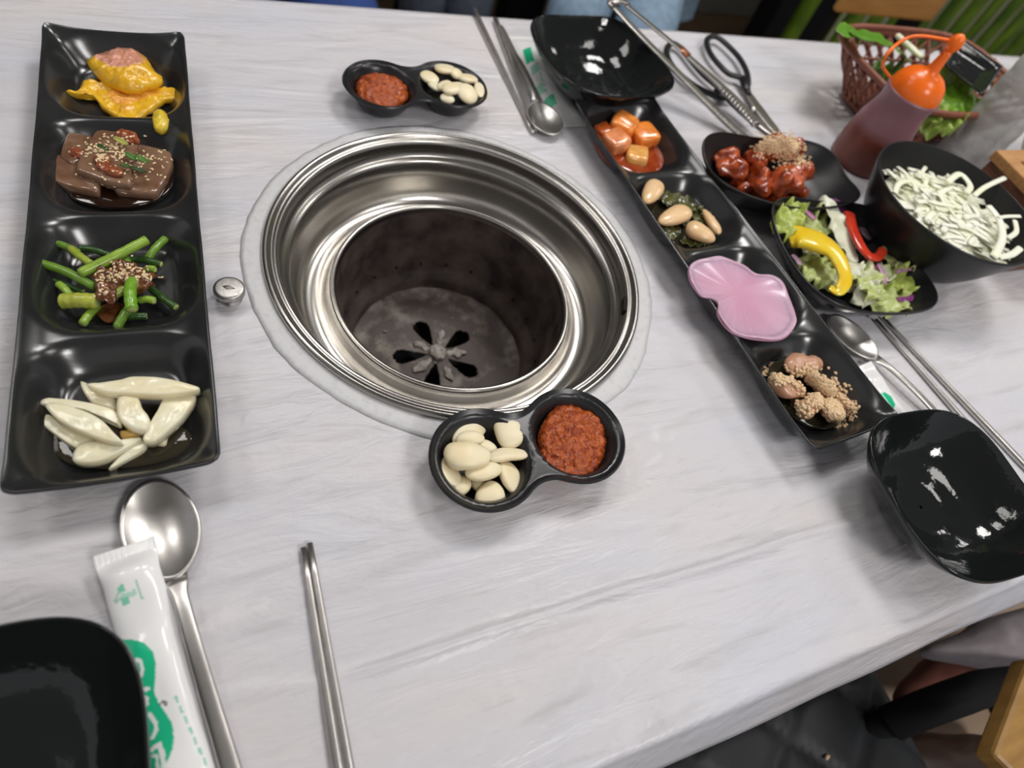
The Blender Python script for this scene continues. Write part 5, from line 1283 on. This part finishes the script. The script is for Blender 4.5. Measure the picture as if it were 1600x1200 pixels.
o = plump('white_stem', (1402, 55), (1440, 90), .088, 11, .007, M['cabbage'], prof='rod', seed=3, rough=.05); tag(o, 'white leaf stem sticking up behind the orange cap', 'vegetable')
# black glossy small tray leaning in the basket
q4 = [at(1490, 52, .112), at(1566, 105, .100), at(1535, 150, .090), at(1470, 98, .095)]
nrm = (q4[1]-q4[0]).cross(q4[3]-q4[0]).normalized(); nrm = -nrm if nrm.z < 0 else nrm; V = []; 
for i in range(13):
    for j in range(13):
        u_, v_ = i/12, j/12; p = q4[0]*(1-u_)*(1-v_)+q4[1]*u_*(1-v_)+q4[2]*u_*v_+q4[3]*(1-u_)*v_
        V.append(p-nrm*0.008*smoothstep(0, .2, min(u_, 1-u_, v_, 1-v_)))
o = mesh('black_packet', V, grid_faces(13, 13), M['gloss_black'], solid=0.0015); tag(o, 'glossy black plastic square lying over the lettuce basket', 'tray')
# wooden box
wbx = empty('wooden_box', (0.93, 0.318, 0), 'dark brown wooden box with a lighter tan rim right of the onion bowl', 'box')
x0, x1, y0, y1, hb = 0.845, 1.02, 0.262, 0.374, 0.090
nb = 4
for k_ in range(nb):
    za, zb = 0.002+k_*(hb-0.012)/nb, 0.002+(k_+1)*(hb-0.012)/nb-0.0022
    boxo('plank', (x0, x0+0.010, y0, y1, za, zb), M['wood_dark'], wbx, bevel=.0015); boxo('plank', (x1-0.010, x1, y0, y1, za, zb), M['wood_dark'], wbx, bevel=.0015)
    boxo('plank', (x0+0.010, x1-0.010, y0, y0+0.010, za, zb), M['wood_dark'], wbx, bevel=.0015); boxo('plank', (x0+0.010, x1-0.010, y1-0.010, y1, za, zb), M['wood_dark'], wbx, bevel=.0015)
boxo('inner_liner', (x0+0.0101, x1-0.0101, y0+0.0101, y1-0.0101, 0.002, 0.050), M['wood_dark'], wbx, bevel=0)
for b_ in ((x0-0.003, x0+0.020, y0-0.003, y1+0.003), (x1-0.020, x1+0.003, y0-0.003, y1+0.003), (x0+0.020, x1-0.020, y0-0.003, y0+0.018), (x0+0.020, x1-0.020, y1-0.018, y1+0.003)):
    boxo('rim_board', (*b_, hb-0.012, hb), M['wood_lid'], wbx, bevel=.0015)
o = bowl('small_bowl', 1.13, 0.44, 0.055, 0.055, 0, 0.05, 'cream bowl of pale food at the far right behind the wooden box', mat('cream_ceramic', (0.62, 0.58, 0.46), 0.4), pw=2, seg=48)
v, f = lump_vf((1.09, 0.44, 0.046), (1.17, 0.44, 0.046), 0.08, 0.024, 'ell', rough=.2, freq=60, seg=24)
tag(mesh('pale_vegetables', v, f, mat('pale_vegetable', (0.55, 0.58, 0.38), 0.5, c2=(0.75, 0.70, 0.55), scale=60)), 'heap of pale vegetables in the cream bowl', 'vegetable', kind='stuff')

# ================================================================== NEAR RIGHT CORNER (below the table edge)
ch = empty('chair', (0.80, -0.32, FZ), 'black hoop-backed chair with pale seat at the lower right corner', 'chair')
P = cat_rom([tuple(at(1392, 1130, -.25)), tuple(at(1440, 1110, -.22)), tuple(at(1500, 1088, -.20)), tuple(at(1550, 1073, -.20)), tuple(at(1640, 1068, -.21)), tuple(at(1720, 1090, -.25))], 8)
sweep('hoop', P, 0.0185, M['blackmetal'], ch, seg=18, flat=0.8)
for p in (P[0], P[-1]):
    sweep('leg', [Vector(p), Vector((p[0]+0.01, p[1]-0.01, FZ))], 0.014, M['blackmetal'], ch, seg=12)
p = at(1500, 1130, -.40)
boxo('seat', (p.x-0.14, p.x+0.34, p.y-0.045, p.y+0.20, -0.42, -0.40), mat('pale_seat', (0.42, 0.30, 0.21), 0.5), ch, bevel=.008)
o = patch('leather_pouch', [(1380, 1165), (1430, 1142), (1500, 1146), (1545, 1146), (1600, 1168), (1600, 1300), (1300, 1300), (1330, 1210)], -.33, .06, M['brownseat'], dome=.01, rough=.004, freq=20, rings=10, edge=.4)
tag(o, 'dark brown leather pouch below the black hoop chair', 'bag')
brd = obox('wooden_board', at(1636, 1086, -.10)+Vector((0.012, 0.0, 0)), at(1560, 1260, -.10)+Vector((0.03, 0.0, 0)), 0.075, 0.022, M['seatwood'], None, bevel=.004)
tag(brd, 'ochre wooden board cutting across the lower right corner', 'board')
o = patch('folded_jacket', [(1470, 1012), (1520, 985), (1560, 960), (1700, 940), (1720, 1060), (1640, 1052), (1590, 1046), (1530, 1032)], -.235, .035, PW, dome=.012, rough=.012, freq=14, rings=16, edge=.4)
tag(o, 'mauve-grey soft jacket bunched beyond the black hoop of the chair', 'jacket')
o = patch('folded_cloth', [(1425, 1080), (1455, 1040), (1490, 1015), (1560, 1030), (1620, 1048), (1600, 1090), (1500, 1105), (1440, 1110)], -.31, .04, mat('rust_cloth', (0.23, 0.085, 0.06), 0.7), dome=.01, rough=.006, freq=20, rings=10, edge=.4)
tag(o, 'rust red cloth under the mauve-grey jacket', 'cloth')
# folded dark quilted bag / cushion on the bench beside the photographer
M['quilt'] = mat('charcoal_quilted_leather', (0.020, 0.022, 0.025), 0.5, spec=0.35, c2=(0.028, 0.030, 0.033), scale=12, bump=0.25, bscale=160)
V = []; nU, nV = 60, 44
cx0, cy0 = at(1230, 1150, -.27)[:2]
for i in range(nU):
    for j in range(nV):
        x_ = -0.24+0.435*i/(nU-1); y_ = -0.25+0.32*j/(nV-1)
        e = min(1, min(0.24+x_, 0.195-x_)/0.05)*min(1, min(y_+0.25, 0.07-y_)/0.05)
        u_, v_ = (x_*0.8+y_*0.6)/0.085, (x_*0.6-y_*0.8)/0.085
        q_ = min(abs(u_-round(u_)), abs(v_-round(v_)))
        z_ = -0.335+0.065*math.sqrt(max(0, min(1, e)))-0.006*math.exp(-(q_/0.06)**2)+0.004*nz(x_, y_, 0, 9)
        V.append((cx0+x_, cy0+y_, z_))
o = mesh('quilted_bag', V, grid_faces(nU, nV), M['quilt'], solid=0.01); tag(o, 'charcoal quilted bag lying on the bench under the near table edge', 'bag')
bench = empty('bench', (cx0-0.04, cy0-0.09, FZ), 'dark bench under the charcoal quilted bag', 'bench')
boxo('seat', (cx0-0.50, cx0+0.10, cy0-0.34, cy0+0.09, -0.375, -0.345), M['brownseat'], bench, bevel=.01)
for a in (-0.46, 0.06):
    for b in (-0.31, 0.04): boxo('leg', (cx0+a, cx0+a+0.03, cy0+b, cy0+b+0.03, FZ, -0.375), M['blackmetal'], bench)
V, F = lump_vf(at(1290, 1186, -.268), at(1296, 1180, -.268), 0.004, 0.003, 'ell', seg=8, nr=6, rough=.3, freq=300)
tag(mesh('crumb', V, F, mat('pale_crumb', (0.75, 0.5, 0.3), 0.6)), 'tiny pale crumb lying on the charcoal bag', 'crumb')
